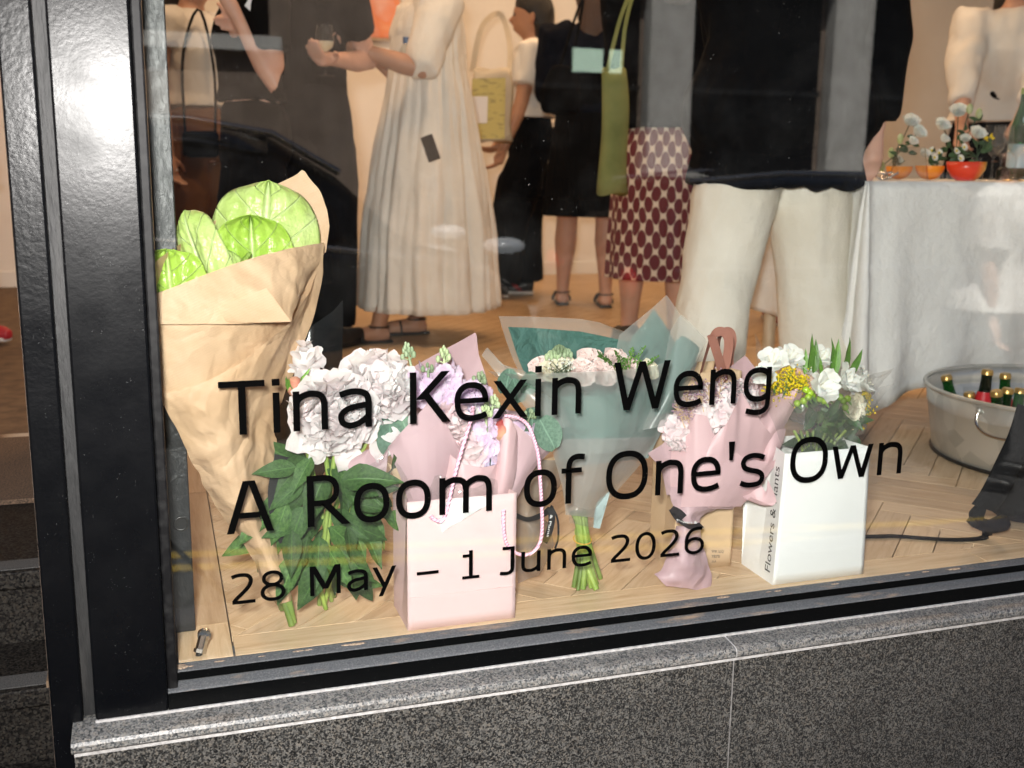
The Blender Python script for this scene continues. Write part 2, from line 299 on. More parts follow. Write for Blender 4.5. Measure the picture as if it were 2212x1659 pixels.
# ------------------------------------------------------------------ object helpers
def thing(name, label, cat, loc=(0, 0, 0), group=None):
    o = bpy.data.objects.new(name, None); C.objects.link(o); o.location = loc; o.empty_display_size = .05
    o['label'] = label; o['category'] = cat
    if group: o['group'] = group
    return o
def base(p):
    b = V((0, 0, 0))
    while p is not None: b += p.location; p = p.parent
    return b
def link(name, me, mat, parent=None, loc=(0, 0, 0), smooth=False, stuff=False):
    o = bpy.data.objects.new(name, me); C.objects.link(o)
    if mat and not me.materials: me.materials.append(MT[mat])
    o.parent = parent; o.location = loc
    if smooth: me.polygons.foreach_set('use_smooth', [True] * len(me.polygons))
    if stuff: o['kind'] = 'stuff'
    return o
class MB:
    def __init__(s): s.v = []; s.f = []; s.uv = None
    def quad(s, *p): n = len(s.v); s.v += [V(q) for q in p]; s.f.append(tuple(range(n, n + len(p)))); return s
    def box(s, lo, hi):
        n = len(s.v); (a, b, c), (d, e, f) = lo, hi
        s.v += [V(q) for q in ((a, b, c), (d, b, c), (d, e, c), (a, e, c), (a, b, f), (d, b, f), (d, e, f), (a, e, f))]
        s.f += [tuple(n + i for i in q) for q in ((0, 3, 2, 1), (4, 5, 6, 7), (0, 1, 5, 4), (1, 2, 6, 5), (2, 3, 7, 6), (3, 0, 4, 7))]; return s
    def grid(s, rows, closed=False):
        n = len(s.v); nu = len(rows[0])
        for r in rows: s.v += [V(q) for q in r]
        for j in range(len(rows) - 1):
            for i in range(nu if closed else nu - 1):
                k = (i + 1) % nu
                s.f.append((n + j * nu + i, n + j * nu + k, n + (j + 1) * nu + k, n + (j + 1) * nu + i))
        return s
    def fan(s, ring, flip=False):
        n = len(s.v); c = sum((V(q) for q in ring), V((0, 0, 0))) / len(ring); s.v += [V(q) for q in ring] + [c]
        for i in range(len(ring)):
            t = (n + i, n + (i + 1) % len(ring), n + len(ring)); s.f.append(t[::-1] if flip else t)
        return s
    def lathe(s, prof, c=(0, 0, 0), n=24, sx=1, sy=1, capb=True, capt=False):
        rows = [[V((c[0] + r * sx * math.cos(2 * math.pi * i / n), c[1] + r * sy * math.sin(2 * math.pi * i / n), c[2] + z)) for i in range(n)] for r, z in prof]
        s.grid(rows, True)
        if capb: s.fan(rows[0], True)
        if capt: s.fan(rows[-1])
        return s
    def tube(s, pts, rad, n=8, cap=True):
        pts = [V(p) for p in pts]; R = rad if isinstance(rad, (list, tuple)) else [rad] * len(pts)
        rows = []; prev = None
        for i, p in enumerate(pts):
            d = (pts[min(i + 1, len(pts) - 1)] - pts[max(i - 1, 0)]).normalized()
            if prev is None: a = d.orthogonal().normalized()
            else:
                a = prev - d * prev.dot(d); a = a.normalized() if a.length > 1e-6 else d.orthogonal().normalized()
            prev = a; b = d.cross(a)
            rows.append([p + (a * math.cos(2 * math.pi * k / n) + b * math.sin(2 * math.pi * k / n)) * R[i] for k in range(n)])
        s.grid(rows, True)
        if cap: s.fan(rows[0], True); s.fan(rows[-1])
        return s
    def strip(s, pts, wid, nrm):
        pts = [V(p) for p in pts]; rows = []
        for i, p in enumerate(pts):
            d = (pts[min(i + 1, len(pts) - 1)] - pts[max(i - 1, 0)]).normalized(); nn = nrm(i / (len(pts) - 1)) if callable(nrm) else V(nrm)
            a = d.cross(nn).normalized() * wid / 2; rows.append([p - a, p + a])
        return s.grid(rows)
    def ball(s, c, r, n=8, m=5, sc=(1, 1, 1)):
        prof = [(math.sin(math.pi * j / m), -math.cos(math.pi * j / m)) for j in range(m + 1)]
        rows = [[V((c[0] + r * sc[0] * max(q, .001) * math.cos(2 * math.pi * i / n), c[1] + r * sc[1] * max(q, .001) * math.sin(2 * math.pi * i / n), c[2] + r * sc[2] * z)) for i in range(n)] for q, z in prof]
        return s.grid(rows, True)
    def add(s, me, mat):
        n = len(s.v); s.v += [mat @ v for v in me[0]]; s.f += [tuple(n + i for i in f) for f in me[1]]; return s
    def mesh(s, name, off=V((0, 0, 0))):
        me = bpy.data.meshes.new(name); me.from_pydata([tuple(v - off) for v in s.v], [], s.f); me.update(); return me
    def obj(s, name, mat, parent=None, smooth=False, origin=None, stuff=False, bevel=0, solid=0):
        b = base(parent); o0 = V(origin) if origin is not None else b
        o = link(name, s.mesh(name, o0), mat, parent, o0 - b, smooth, stuff)
        if solid: md = o.modifiers.new('thick', 'SOLIDIFY'); md.thickness = solid; md.offset = 0
        if bevel: md = o.modifiers.new('bevel', 'BEVEL'); md.width = bevel; md.segments = 2; md.limit_method = 'ANGLE'
        return o
def tag(o, label, cat, group=None):
    o['label'] = label; o['category'] = cat
    if group: o['group'] = group
    return o
def struct(o): o['kind'] = 'structure'; return o
def cr(p0, p1, p2, p3, t): return .5 * ((2 * p1) + (p2 - p0) * t + (2 * p0 - 5 * p1 + 4 * p2 - p3) * t * t + (3 * p1 - p0 - 3 * p2 + p3) * t ** 3)
def spline(pts, n):
    pts = [V(p) for p in pts]; m = len(pts) - 1; out = []
    for i in range(n):
        u = i / (n - 1) * m; k = min(int(u), m - 1); t = u - k
        out.append(cr(pts[max(k - 1, 0)], pts[k], pts[k + 1], pts[min(k + 2, m)], t))
    return out
def resample(pts, n):
    pts = [V(p) for p in pts]; d = [0]
    for a, b in zip(pts, pts[1:]): d.append(d[-1] + (b - a).length)
    out = []; j = 0
    for i in range(n):
        s = d[-1] * i / (n - 1)
        while j < len(pts) - 2 and d[j + 1] < s: j += 1
        t = (s - d[j]) / max(d[j + 1] - d[j], 1e-9); out.append(pts[j].lerp(pts[j + 1], min(max(t, 0), 1)))
    return out
def tri(x): x = x % 1.0; return abs(x - .5) * 4 - 1
def arc(l, r, Y, b, n=9, sag=0):
    return [pt(l[0] + (r[0] - l[0]) * t, l[1] + (r[1] - l[1]) * t + sag * math.sin(math.pi * t), Y - b * math.sin(math.pi * t)) for t in [i / (n - 1) for i in range(n)]]
def arc2(l, r, Yl, Yr, b, n=9):
    return [pt(l[0] + (r[0] - l[0]) * t, l[1] + (r[1] - l[1]) * t, max(.014, Yl + (Yr - Yl) * t - b * math.sin(math.pi * t))) for t in [i / (n - 1) for i in range(n)]]
def pl(pts, Y, b=0):
    n = len(pts) - 1
    return [pt(p[0], p[1], (p[2] if len(p) > 2 else Y) - b * math.sin(math.pi * i / n)) for i, p in enumerate(pts)]
def sheet(name, rows, mat, parent, nu=36, nv=36, crum=.004, cf=16, seed=0, keep=0.0, smooth=True, wave=0):
    """a sheet of paper or film lofted through rows of points, then creased"""
    rows = [resample(r, nu) for r in rows]
    cols = [spline([r[i] for r in rows], nv) for i in range(nu)]
    g = [[cols[i][j] for i in range(nu)] for j in range(nv)]
    rnd = random.Random(seed); dirs = [(V((rnd.uniform(-1, 1), rnd.uniform(-1, 1), rnd.uniform(-1, 1))).normalized(), rnd.random(), cf * rnd.uniform(.35, 1.3)) for _ in range(6)]
    out = []
    for j in range(nv):
        row = []
        for i in range(nu):
            p = g[j][i]
            du = g[j][min(i + 1, nu - 1)] - g[j][max(i - 1, 0)]; dv = g[min(j + 1, nv - 1)][i] - g[max(j - 1, 0)][i]
            n = du.cross(dv); n = n.normalized() if n.length > 1e-9 else V((0, -1, 0))
            q = p + noise.noise_vector(p * 9 + V((seed, 0, 0))) * .03
            d = sum(tri(q.dot(a) * fr + ph) for a, ph, fr in dirs) / 6 + (.45 - abs(noise.noise(p * cf * 1.1 + V((seed, 3, 1)))) * 1.9) * .6
            e = 1 - keep * j / (nv - 1)
            row.append(p + n * d * crum * e + n * wave * math.sin(i / nu * 19 + seed) * (j / nv))
        out.append(row)
    return MB().grid(out).obj(name, mat, parent, smooth)

# ------------------------------------------------------------------ street side of the setting
PZ, RZ = -.70, -.82                       # pavement and road level
struct(MB().box((-30, -1.75, PZ - .3), (40, 1.2, PZ)).obj('pavement', 'paving'))
kerb = struct(MB().box((-30, -1.90, PZ - .3), (40, -1.754, PZ + .004)).obj('kerb', 'pale_stone', bevel=.012))
struct(MB().box((-60, -7.6, RZ - .3), (70, -1.904, RZ)).obj('road', 'asphalt'))
struct(MB().box((-30, -9.0, PZ - .3), (40, -7.604, PZ)).obj('far_pavement', 'paving'))
struct(MB().box((-400, -400, RZ - .8), (400, 400, RZ - .35)).obj('ground', 'asphalt'))
for yy in (-2.62, -2.77):
    struct(MB().quad((-4, yy - .64, RZ + .004), (9, yy + 1.44, RZ + .004), (9, yy + 1.515, RZ + .004), (-4, yy - .565, RZ + .004)).obj('road_marking', 'yellow_paint'))

# opposite side of the street, seen only as a reflection in the pane
ob = thing('stone_building', 'brown stone building with pale pilasters across the street, reflected in the pane', 'building', (4, -9.3, PZ))
MB().box((-30, -14, PZ), (2.75, -9.0, 6.6)).obj('wall', 'brown_stone', ob)
MB().box((2.75, -14, PZ), (40, -9.5, 6.6)).obj('wall', 'brown_stone', ob)
MB().box((2.75, -9.5, 3.3), (20, -8.98, 3.75)).obj('fascia', 'pale_stone', ob)
for x in (5.1, 7.38, 10.2, 13.0):
    p = MB().box((x + .03, -9.5, .66), (x + .55, -9.28, 3.3)).obj('pilaster', 'pale_stone', ob, bevel=.03)
    MB().box((x - .03, -9.52, .38), (x + .61, -9.22, .655)).obj('pilaster_base', 'pale_stone', p)
MB().box((2.77, -9.48, PZ), (19.9, -9.2, .375)).obj('stall_riser', 'dark_glazing', ob)
for x0, x1 in ((2.8, 5.05), (5.7, 7.3), (8.0, 10.1), (10.8, 12.9)):
    wd = MB().box((x0, -9.45, .40), (x1, -9.40, 3.28)).obj('window', 'dark_glazing', ob)
    MB().box((x0, -9.39, 1.55), (x1, -9.36, 1.60)).obj('frame', 'dark_metal', wd)
for x0, x1 in ((4.28, 4.62), (4.70, 4.84)):
    MB().box((x0, -9.395, 1.72), (x1, -9.375, 1.96)).obj('lit_panel', 'lit_window', ob)
for i, x in enumerate((-9.5, -6.4, -3.3, -.2)):
    wd = MB().box((x, -9.02, 1.9), (x + 1.3, -8.985, 4.2)).obj('window', 'dark_glazing', ob)
    MB().box((x - .1, -9.0, 1.75), (x + 1.4, -8.9, 1.88)).obj('sill', 'pale_stone', wd)

def make_car(x0, label, L=4.4, roof=1.66, k=1.0):
    """black car along x, nose towards +x, rear bumper at x0"""
    t = thing('parked_car', label, 'car', (x0 + L / 2, -5.25, RZ), 'cars in the street')
    prof = [(0, .35), (.03, .80), (.12, 1.0), (.55, 1.02), (1.2, 1.03), (2.1, 1.0), (2.95, .98), (3.45, .93), (4.05, .86), (4.3, .72), (4.4, .45), (4.38, .28), (3.9, .22), (.4, .22)]
    prof = [(x, z * k if z > .5 else z) for x, z in prof]
    cab = [(.12, 1.0 * k), (.22, 1.25 * k), (.55, roof - .06), (1.2, roof), (2.4, roof - .005), (2.85, roof - .07), (3.22, (roof + .95 * k) / 2 + .03), (3.62, .93 * k)]
    def section(poly, hw_lo, hw_hi, zl, zh):
        rows = []
        for k in range(15):
            tt = math.sin((-1 + k / 7.0) * math.pi / 2)
            rows.append([V((x0 + x * L / 4.4, -5.25 + tt * (hw_lo + (hw_hi - hw_lo) * min(max((z - zl) / (zh - zl), 0), 1)) * (1 - .03 * (x / 2.2 - 1) ** 2), RZ + z - (.03 * tt * tt + .11 * tt ** 8) * (z > .5))) for x, z in poly])
        return rows
    b = MB(); r = section(prof, .90, .84, .3, 1.05 * k); b.grid(r, True); b.fan(r[0]); b.fan(r[-1], True); b.obj('body', 'black_car_paint', t, True, bevel=.0)
    g = MB(); r = section(cab, .83, .60, 1.0 * k, roof); g.grid(r, False); g.fan(r[0]); g.fan(r[-1], True); g.obj('windows', 'car_glass', t, True)
    rf = MB(); rp = [(.5, roof - .07), (.55, roof - .045), (1.2, roof + .015), (2.4, roof + .01), (2.82, roof - .05)]; r = section(rp, .63, .62, 1, roof); rf.grid(r); rf.obj('roof', 'black_car_paint', t, True, solid=.02)
    for sx in (0.0, 1.45):
        MB().tube([(x0 + (.30 + sx * 1.0), -5.25 + .80, RZ + 1.0 * k), (x0 + .42 + sx * .86, -5.25 + .62, RZ + roof - .04)], .028, 6).obj('pillar', 'black_car_paint', t)
    for wx in (.85, 3.55):
        for sy in (-.78, .78):
            wh = MB(); wh.lathe([(.2, -.1), (.31, -.1), (.33, -.07), (.33, .07), (.31, .1), (.2, .1)], n=24)
            for v in wh.v: v.x, v.y, v.z = v.x, v.z, v.y
            for v in wh.v: v += V((x0 + wx, -5.25 + sy, RZ + .33))
            a = wh.obj('wheel', 'tyre', t, True)
            rim = MB(); rim.lathe([(.03, 0), (.08, .03), (.19, .02), (.21, .09)], n=18)
            for v in rim.v: v.x, v.y, v.z = v.x, math.copysign(v.z, sy), v.y
            for v in rim.v: v += V((x0 + wx, -5.25 + sy, RZ + .33))
            rim.obj('rim', 'chrome', a, True)
    for sy in (-1, 1):
        MB().tube([V((x0 + x, -5.25 + sy * (.845 - .02 * (x > 3)), RZ + z * k - .10)) for x, z in ((.3, 1.04), (1.2, 1.05), (2.2, 1.03), (3.0, 1.0), (3.5, .95), (4.0, .88))], .020, 8).obj('chrome_trim', 'chrome', t, True)
        MB().tube([V((x0 + x, -5.25 + sy * .60, RZ + z)) for x, z in ((.5, roof - .06), (1.2, roof + .0), (2.4, roof - .0), (2.85, roof - .07), (3.22, (roof + .95 * k) / 2 + .04))], .022, 8).obj('roof_rail', 'chrome', t, True)
        MB().ball((x0 + 4.20, -5.25 + sy * .66, RZ + .90 * k), .13, 12, 7, (1.0, 1.0, .38)).obj('headlight', 'headlamp', t, True)
        MB().ball((x0 + .06, -5.25 + sy * .7, RZ + .85 * k), .11, 12, 7, (.4, 1, 1)).obj('tail_light', 'tail_lamp', t, True)
    return t
make_car(-2.2, 'tall black car with lit headlamps in front of the brown stone wall', roof=1.80, k=1.22)
make_car(2.75, 'black car standing in front of the pale pilasters', roof=1.54)

# ------------------------------------------------------------------ the shop: floor, walls, ceiling
struct(MB().box((-1.6, 1.56, -.06), (7.5, 5.5, -.012)).obj('subfloor', 'subfloor'))
struct(MB().box((-.185, .0, -.06), (7.5, 1.56, -.012)).obj('window_subfloor', 'subfloor'))
fl = struct(MB().box((-.19, .0002, -.012), (-.005, 1.56, -.002)).obj('floor', 'oak', bevel=0))
def plank_mesh(l, wd):
    b = MB(); e = .0012
    b.box((-l / 2 + e, -wd / 2 + e, -.01), (l / 2 - e, wd / 2 - e, .0)); return b.mesh('plank')
# border boards along the glass and along the left side
for x0, x1, rx in ((.086, 1.55, 0), (1.55, 3.1, 0), (3.1, 4.7, 0)):
    me = plank_mesh(x1 - x0, .075); o = link('plank', me, 'oak', fl, (( x0 + x1) / 2, .0385 + .002, 0)); 
for k, (y0, y1) in enumerate(((.003, .135), (.135, .9), (.9, 1.7), (1.7, 2.6), (2.6, 3.6))):
    me = plank_mesh(y1 - y0, .085); o = link('plank', me, 'oak', fl, (.042 if k else .042, (y0 + y1) / 2, 0)); o.rotation_euler.z = math.pi / 2
# herringbone
PL, PW = .42, .07
import itertools
cands = []
ca, sa = math.cos(math.radians(45)), math.sin(math.radians(45))
n = int(PL / PW)
for a in range(-70, 130):
    for b in range(-40, 60):
        # herringbone cell: horizontal plank then vertical plank on a stair lattice
        ox = a * PW + b * PL; oy = a * PW - b * PL
        for vert in (0, 1):
            cx, cy = (ox + PL / 2, oy + PW / 2) if not vert else (ox + PL + PW / 2, oy + PW - PL / 2)
            X = cx * ca - cy * sa + 1.3; Y = cx * sa + cy * ca
            cands.append((X, Y, 45 + (90 if vert else 0)))
sel = []
for X, Y, r in cands:
    if Y < -.25 or Y > 5.6 or X < -.2 or X > 6.0: continue
    sel.append((X + (Y + CD) * 0, Y, r))
def clipmesh(X, Y, r, lo=.0785, xlo=.086):
    """plank polygon clipped at the border boards"""
    t = math.radians(r); u = V((math.cos(t), math.sin(t))); w2 = V((-u.y, u.x)); e = .0012
    poly = [V((X, Y)) + u * sx * (PL / 2 - e) + w2 * sy * (PW / 2 - e) for sx, sy in ((-1, -1), (1, -1), (1, 1), (-1, 1))]
    def clip(poly, f):
        out = []
        for p, q in zip(poly, poly[1:] + poly[:1]):
            a, b = f(p), f(q)
            if a >= 0: out.append(p)
            if a * b < 0: out.append(p.lerp(q, a / (a - b)))
        return out
    poly = clip(poly, lambda p: p.y - lo)
    if len(poly) > 2: poly = clip(poly, lambda p: p.x - xlo)
    return poly
whole = plank_mesh(PL, PW); whole.materials.append(MT['oak'])
far = MB(); near = 0
def seen(X, Y):
    r = V((X, Y + CD, -CH)); z = r.dot(FWD); return z > 0 and -1150 < r.dot(RIGHT) / z * F_PX < 1200 and -900 < -r.dot(UP) / z * F_PX < 860
for X, Y, r in sorted(sel, key=lambda c: c[1] + .25 * abs(c[0] - .8)):
    cut = Y < .32 or X < .36
    if near < 285 and seen(X, max(Y, .1)):
        if cut:
            poly = clipmesh(X, Y, r)
            if len(poly) < 3: continue
            t = math.radians(r); b = MB(); nn = len(poly)
            loc = [Matrix.Rotation(-t, 2) @ (p - V((X, Y))) for p in poly]
            b.v = [V((p.x, p.y, 0)) for p in loc] + [V((p.x, p.y, -.01)) for p in loc]
            b.f = [tuple(range(nn))] + [(i, nn + i, nn + (i + 1) % nn, (i + 1) % nn) for i in range(nn)]
            me = b.mesh('plank'); me.materials.append(MT['oak'])
        else: me = whole
        o = link('plank', me, None, fl, (X, Y, 0)); o.rotation_euler.z = math.radians(r); near += 1
    else:
        poly = clipmesh(X, Y, r)
        if len(poly) > 2: far.quad(*[(p.x, p.y, 0) for p in poly])
far.obj('far_planks', 'oak_far', fl, stuff=True)
fl.data.materials[0] = MT['subfloor']

struct(MB().box((-4, 5.5, -.1), (7.6, 5.7, 2.8)).obj('back_wall', 'gallery_wall'))
struct(MB().box((7.5, -.05, -.1), (7.7, 5.5, 2.8)).obj('right_wall', 'gallery_wall'))
struct(MB().box((-1.8, .06, -.9), (-1.6, 5.5, 2.8)).obj('left_wall', 'gallery_wall'))
struct(MB().box((-4, -.05, 2.8), (7.7, 5.7, 2.9)).obj('ceiling', 'ceiling_white'))
struct(MB().box((-1.6, 5.485, -.012), (7.5, 5.498, .085)).obj('skirting_board', 'skirting_white', bevel=.003))

# entrance steps, left of the shop window
st = thing('entrance_steps', 'dark granite entrance steps with grip strips beside the black post', 'steps', (-.9, .5, PZ))
for z, y0, y1 in ((0, .48, 1.54), (-.155, .30, .54), (-.31, .11, .36), (-.465, -.06, .17)):
    tr_ = MB().box((-1.6, y0, z - .035), (-.19, y1, z)).obj('tread', 'granite_step', st, bevel=.004)
    MB().box((-1.6, y0 + .012, z + .0005), (-.195, y0 + .062, z + .0025)).obj('grip_strip', 'abrasive_strip', tr_)
    MB().box((-1.6, y0 + .03, z - .155), (-.192, y0 + .05, z - .0355)).obj('riser', 'granite_step', st)
MB().box((-1.6, .92, .001), (-.192, 1.52, .012)).obj('mat', 'door_mat', st)
MB().box((-1.6, 1.53, .0), (-.192, 1.575, .008)).obj('threshold', 'chrome', st)
struct(MB().box((-.19, .03, -.9), (-.183, 1.56, 2.8)).obj('doorway_wall', 'brown_stone'))

# ------------------------------------------------------------------ shopfront: posts, rails, pane, sill, plinth
TOP = 2.55
sf = thing('window_frame', 'black painted metal shop window frame with a wide scratched post', 'window frame', (.0, -.02, -.05))
MB().box((-.121, -.052, -.050), (-.0175, .03, TOP)).obj('post', 'black_paint', sf, bevel=.0035)
MB().box((-.0172, -.040, -.046), (-.0022, .0, TOP)).obj('glazing_bead', 'bead_rubber', sf, bevel=.003)
MB().box((-.002, .112, .002), (.0305, .14, TOP)).obj('inner_jamb', 'jamb_paint', sf, bevel=.002)
hl = MB(); hl.lathe([(.0125, 0), (.0125, .0015), (.0095, .002), (.0085, -.004)], n=20)
for v in hl.v: v.y, v.z = -v.z, v.y
for v in hl.v: v += V((.0155, .1118, .190))
hl.obj('lock_hole', 'dark_metal', sf, True)
prof = [(.05, -.004), (.0, -.0006), (-.003, -.0004), (-.022, -.0015), (-.0235, -.003), (-.0235, -.0165), (-.022, -.0175), (-.047, -.0205), (-.0495, -.0225), (-.0495, -.0505), (.05, -.0505)]
def extr(name, prof, x0, x1, mat, parent):
    b = MB(); n = len(prof); b.v = [V((x, y, z)) for x in (x0, x1) for y, z in prof]
    b.f = [(i, (i + 1) % n, n + (i + 1) % n, n + i) for i in range(n)] + [tuple(range(n - 1, -1, -1)), tuple(range(n, 2 * n))]
    return b.obj(name, mat, parent)
inner = [(.05, -.0042), (.0085, -.0042), (.0082, -.0006), (-.022, -.0015), (-.0235, -.003), (-.0235, -.0165), (-.021, -.018), (.05, -.018)]
extr('inner_rail', inner, -.0018, 4.62, 'rail_paint', sf)
outer = [(.05, -.0183), (-.022, -.0183), (-.047, -.0208), (-.0495, -.023), (-.0495, -.0505), (.05, -.0505)]
extr('outer_rail', outer, -.0170, 4.62, 'rail_paint', sf)
rr = random.Random(4)
for k in range(26):     # dirt caught in the corner of the rail
    x = abs(rr.gauss(0, .012)) - .0005 if k < 12 else (rr.uniform(.05, .3) if k < 18 else rr.uniform(.9, 1.7)); y = -.003 - rr.random() * .012 if k < 12 else -.004 - rr.random() * .006
    MB().ball((x, y, -.0006), rr.uniform(.002, .006), 7, 4, (1.6 if k < 12 else 3.0, .8, .25)).obj('grime_patch', 'grime', sf, True)
pane = MB().box((-.002, .0, -.0003), (4.60, .008, TOP)).obj('pane', 'window_glass', sf)
MB().box((4.60, -.052, -.050), (4.72, .03, TOP)).obj('post', 'black_paint', sf, bevel=.0035)
MB().box((-.19, -.06, TOP), (4.72, .05, 2.8)).obj('fascia', 'black_paint', sf)
dp = thing('door_post', 'black painted metal door post running down past the sill end to the pavement', 'post', (-.165, -.02, PZ))
MB().box((-.182, -.042, PZ), (-.1385, .03, TOP)).obj('post', 'door_post_paint', dp, bevel=.0035)
MB().box((-.138, -.030, -.05), (-.1215, -.005, TOP)).obj('caulk_joint', 'caulk', dp)
MB().box((-1.6, -.06, 2.2), (-.19, .05, 2.8)).obj('transom', 'door_post_paint', dp)
# glass clamp by the lower left corner
gc = thing('glass_clamp', 'small chrome clamp behind the lower left corner of the pane', 'clamp', pt(430, 1420, .014))
MB().tube([pt(428, 1424, .022), pt(433, 1400, .024)], .0055, 10).obj('pin', 'dark_metal', gc, True)
b = MB(); p0, p1 = pt(433, 1403, .026), pt(441, 1372, .030); b.tube([p0, p0.lerp(p1, .5), p1], [.0088, .0088, .0088], 6); b.obj('body', 'chrome', gc, False, bevel=.0012)
MB().tube([pt(431, 1410, .024), pt(433, 1402, .026)], .0105, 6).obj('collar', 'chrome', gc, bevel=.001)
b = MB(); b.tube([p1 + V((0, -.002, .000)), p1 + V((0, .004, .001))], .0105, 20); b.obj('cap', 'chrome', gc, True)

sill = thing('granite_sill', 'speckled grey granite window sill with a rounded front edge', 'sill', (.9, -.07, -.075))
sp = [(.05, -.0525), (-.049, -.0525), (-.088, -.0565), (-.0945, -.0585), (-.0975, -.063), (-.0975, -.0715), (-.0945, -.075), (.05, -.075)]
for x0, x1 in ((-.153, .9275), (.9305, 2.25), (2.253, 3.6), (3.603, 5.0)):
    s_ = extr('slab', sp, x0, x1, 'granite_honed', sill)
for x in (.929, 2.2515, 3.6015): extr('mortar_joint', [(y * .985, z - .0004) for y, z in sp], x - .0012, x + .0012, 'mortar', sill)
MB().box((-.121, -.0535, -.0535), (4.7, -.0498, -.0495)).obj('mortar_bed', 'mortar', sill)
plinth = thing('granite_plinth', 'polished dark granite wall below the window sill', 'wall', (.9, -.06, PZ))
for x0, x1 in ((-.150, .9275), (.9312, 2.25), (2.2532, 3.6), (3.6032, 5.0)):
    MB().box((x0, -.089, PZ), (x1, .02, -.0825)).obj('granite_panel', 'granite_polished', plinth, bevel=.0012)
for x in (.9293, 2.2516, 3.6016): MB().box((x - .0012, -.0875, PZ), (x + .0012, .02, -.0826)).obj('mortar_joint', 'dirty_mortar', plinth)
MB().box((-.150, -.0905, -.0822), (5.0, .02, -.0752)).obj('mortar_line', 'mortar', plinth)

# ------------------------------------------------------------------ vinyl lettering on the pane
def ell(cx, cy, rx, ry, a0, a1, n=22, sq=2.35):
    out = []
    for k in range(n + 1):
        a = math.radians(a0 + (a1 - a0) * k / n); c, s_ = math.cos(a), math.sin(a)
        out.append((cx + rx * math.copysign(abs(c) ** (2 / sq), c), cy + ry * math.copysign(abs(s_) ** (2 / sq), s_)))
    return out
def stroke(pts, wd=92):
    L, R_ = [], []; P = [V((x, y)) for x, y in pts]
    for i, p in enumerate(P):
        d = (P[min(i + 1, len(P) - 1)] - P[max(i - 1, 0)]).normalized(); nn = V((-d.y, d.x)) * wd / 2
        L.append(p + nn); R_.append(p - nn)
    return [[L[i], L[i + 1], R_[i + 1], R_[i]] for i in range(len(P) - 1)]
def rect(x0, y0, x1, y1): return [[V((x0, y0)), V((x1, y0)), V((x1, y1)), V((x0, y1))]]
def diag(x0, y0, x1, y1, wd=104): h = wd / 2; return [[V((x0 - h, y0)), V((x0 + h, y0)), V((x1 + h, y1)), V((x1 - h, y1))]]
def sm(pts, n=24): return [(p.x, p.y) for p in spline([V((x, y, 0)) for x, y in pts], n)]
ARCH = [(0, 330), (6, 400), (60, 462), (150, 501), (215, 504), (300, 486), (350, 430), (366, 340), (366, 0)]
def arch(x, w_=1.0): return stroke(sm([(x + a * w_, b) for a, b in ARCH[:-1]]) + [(x + 366 * w_, 300), (x + 366 * w_, 0)], 90)
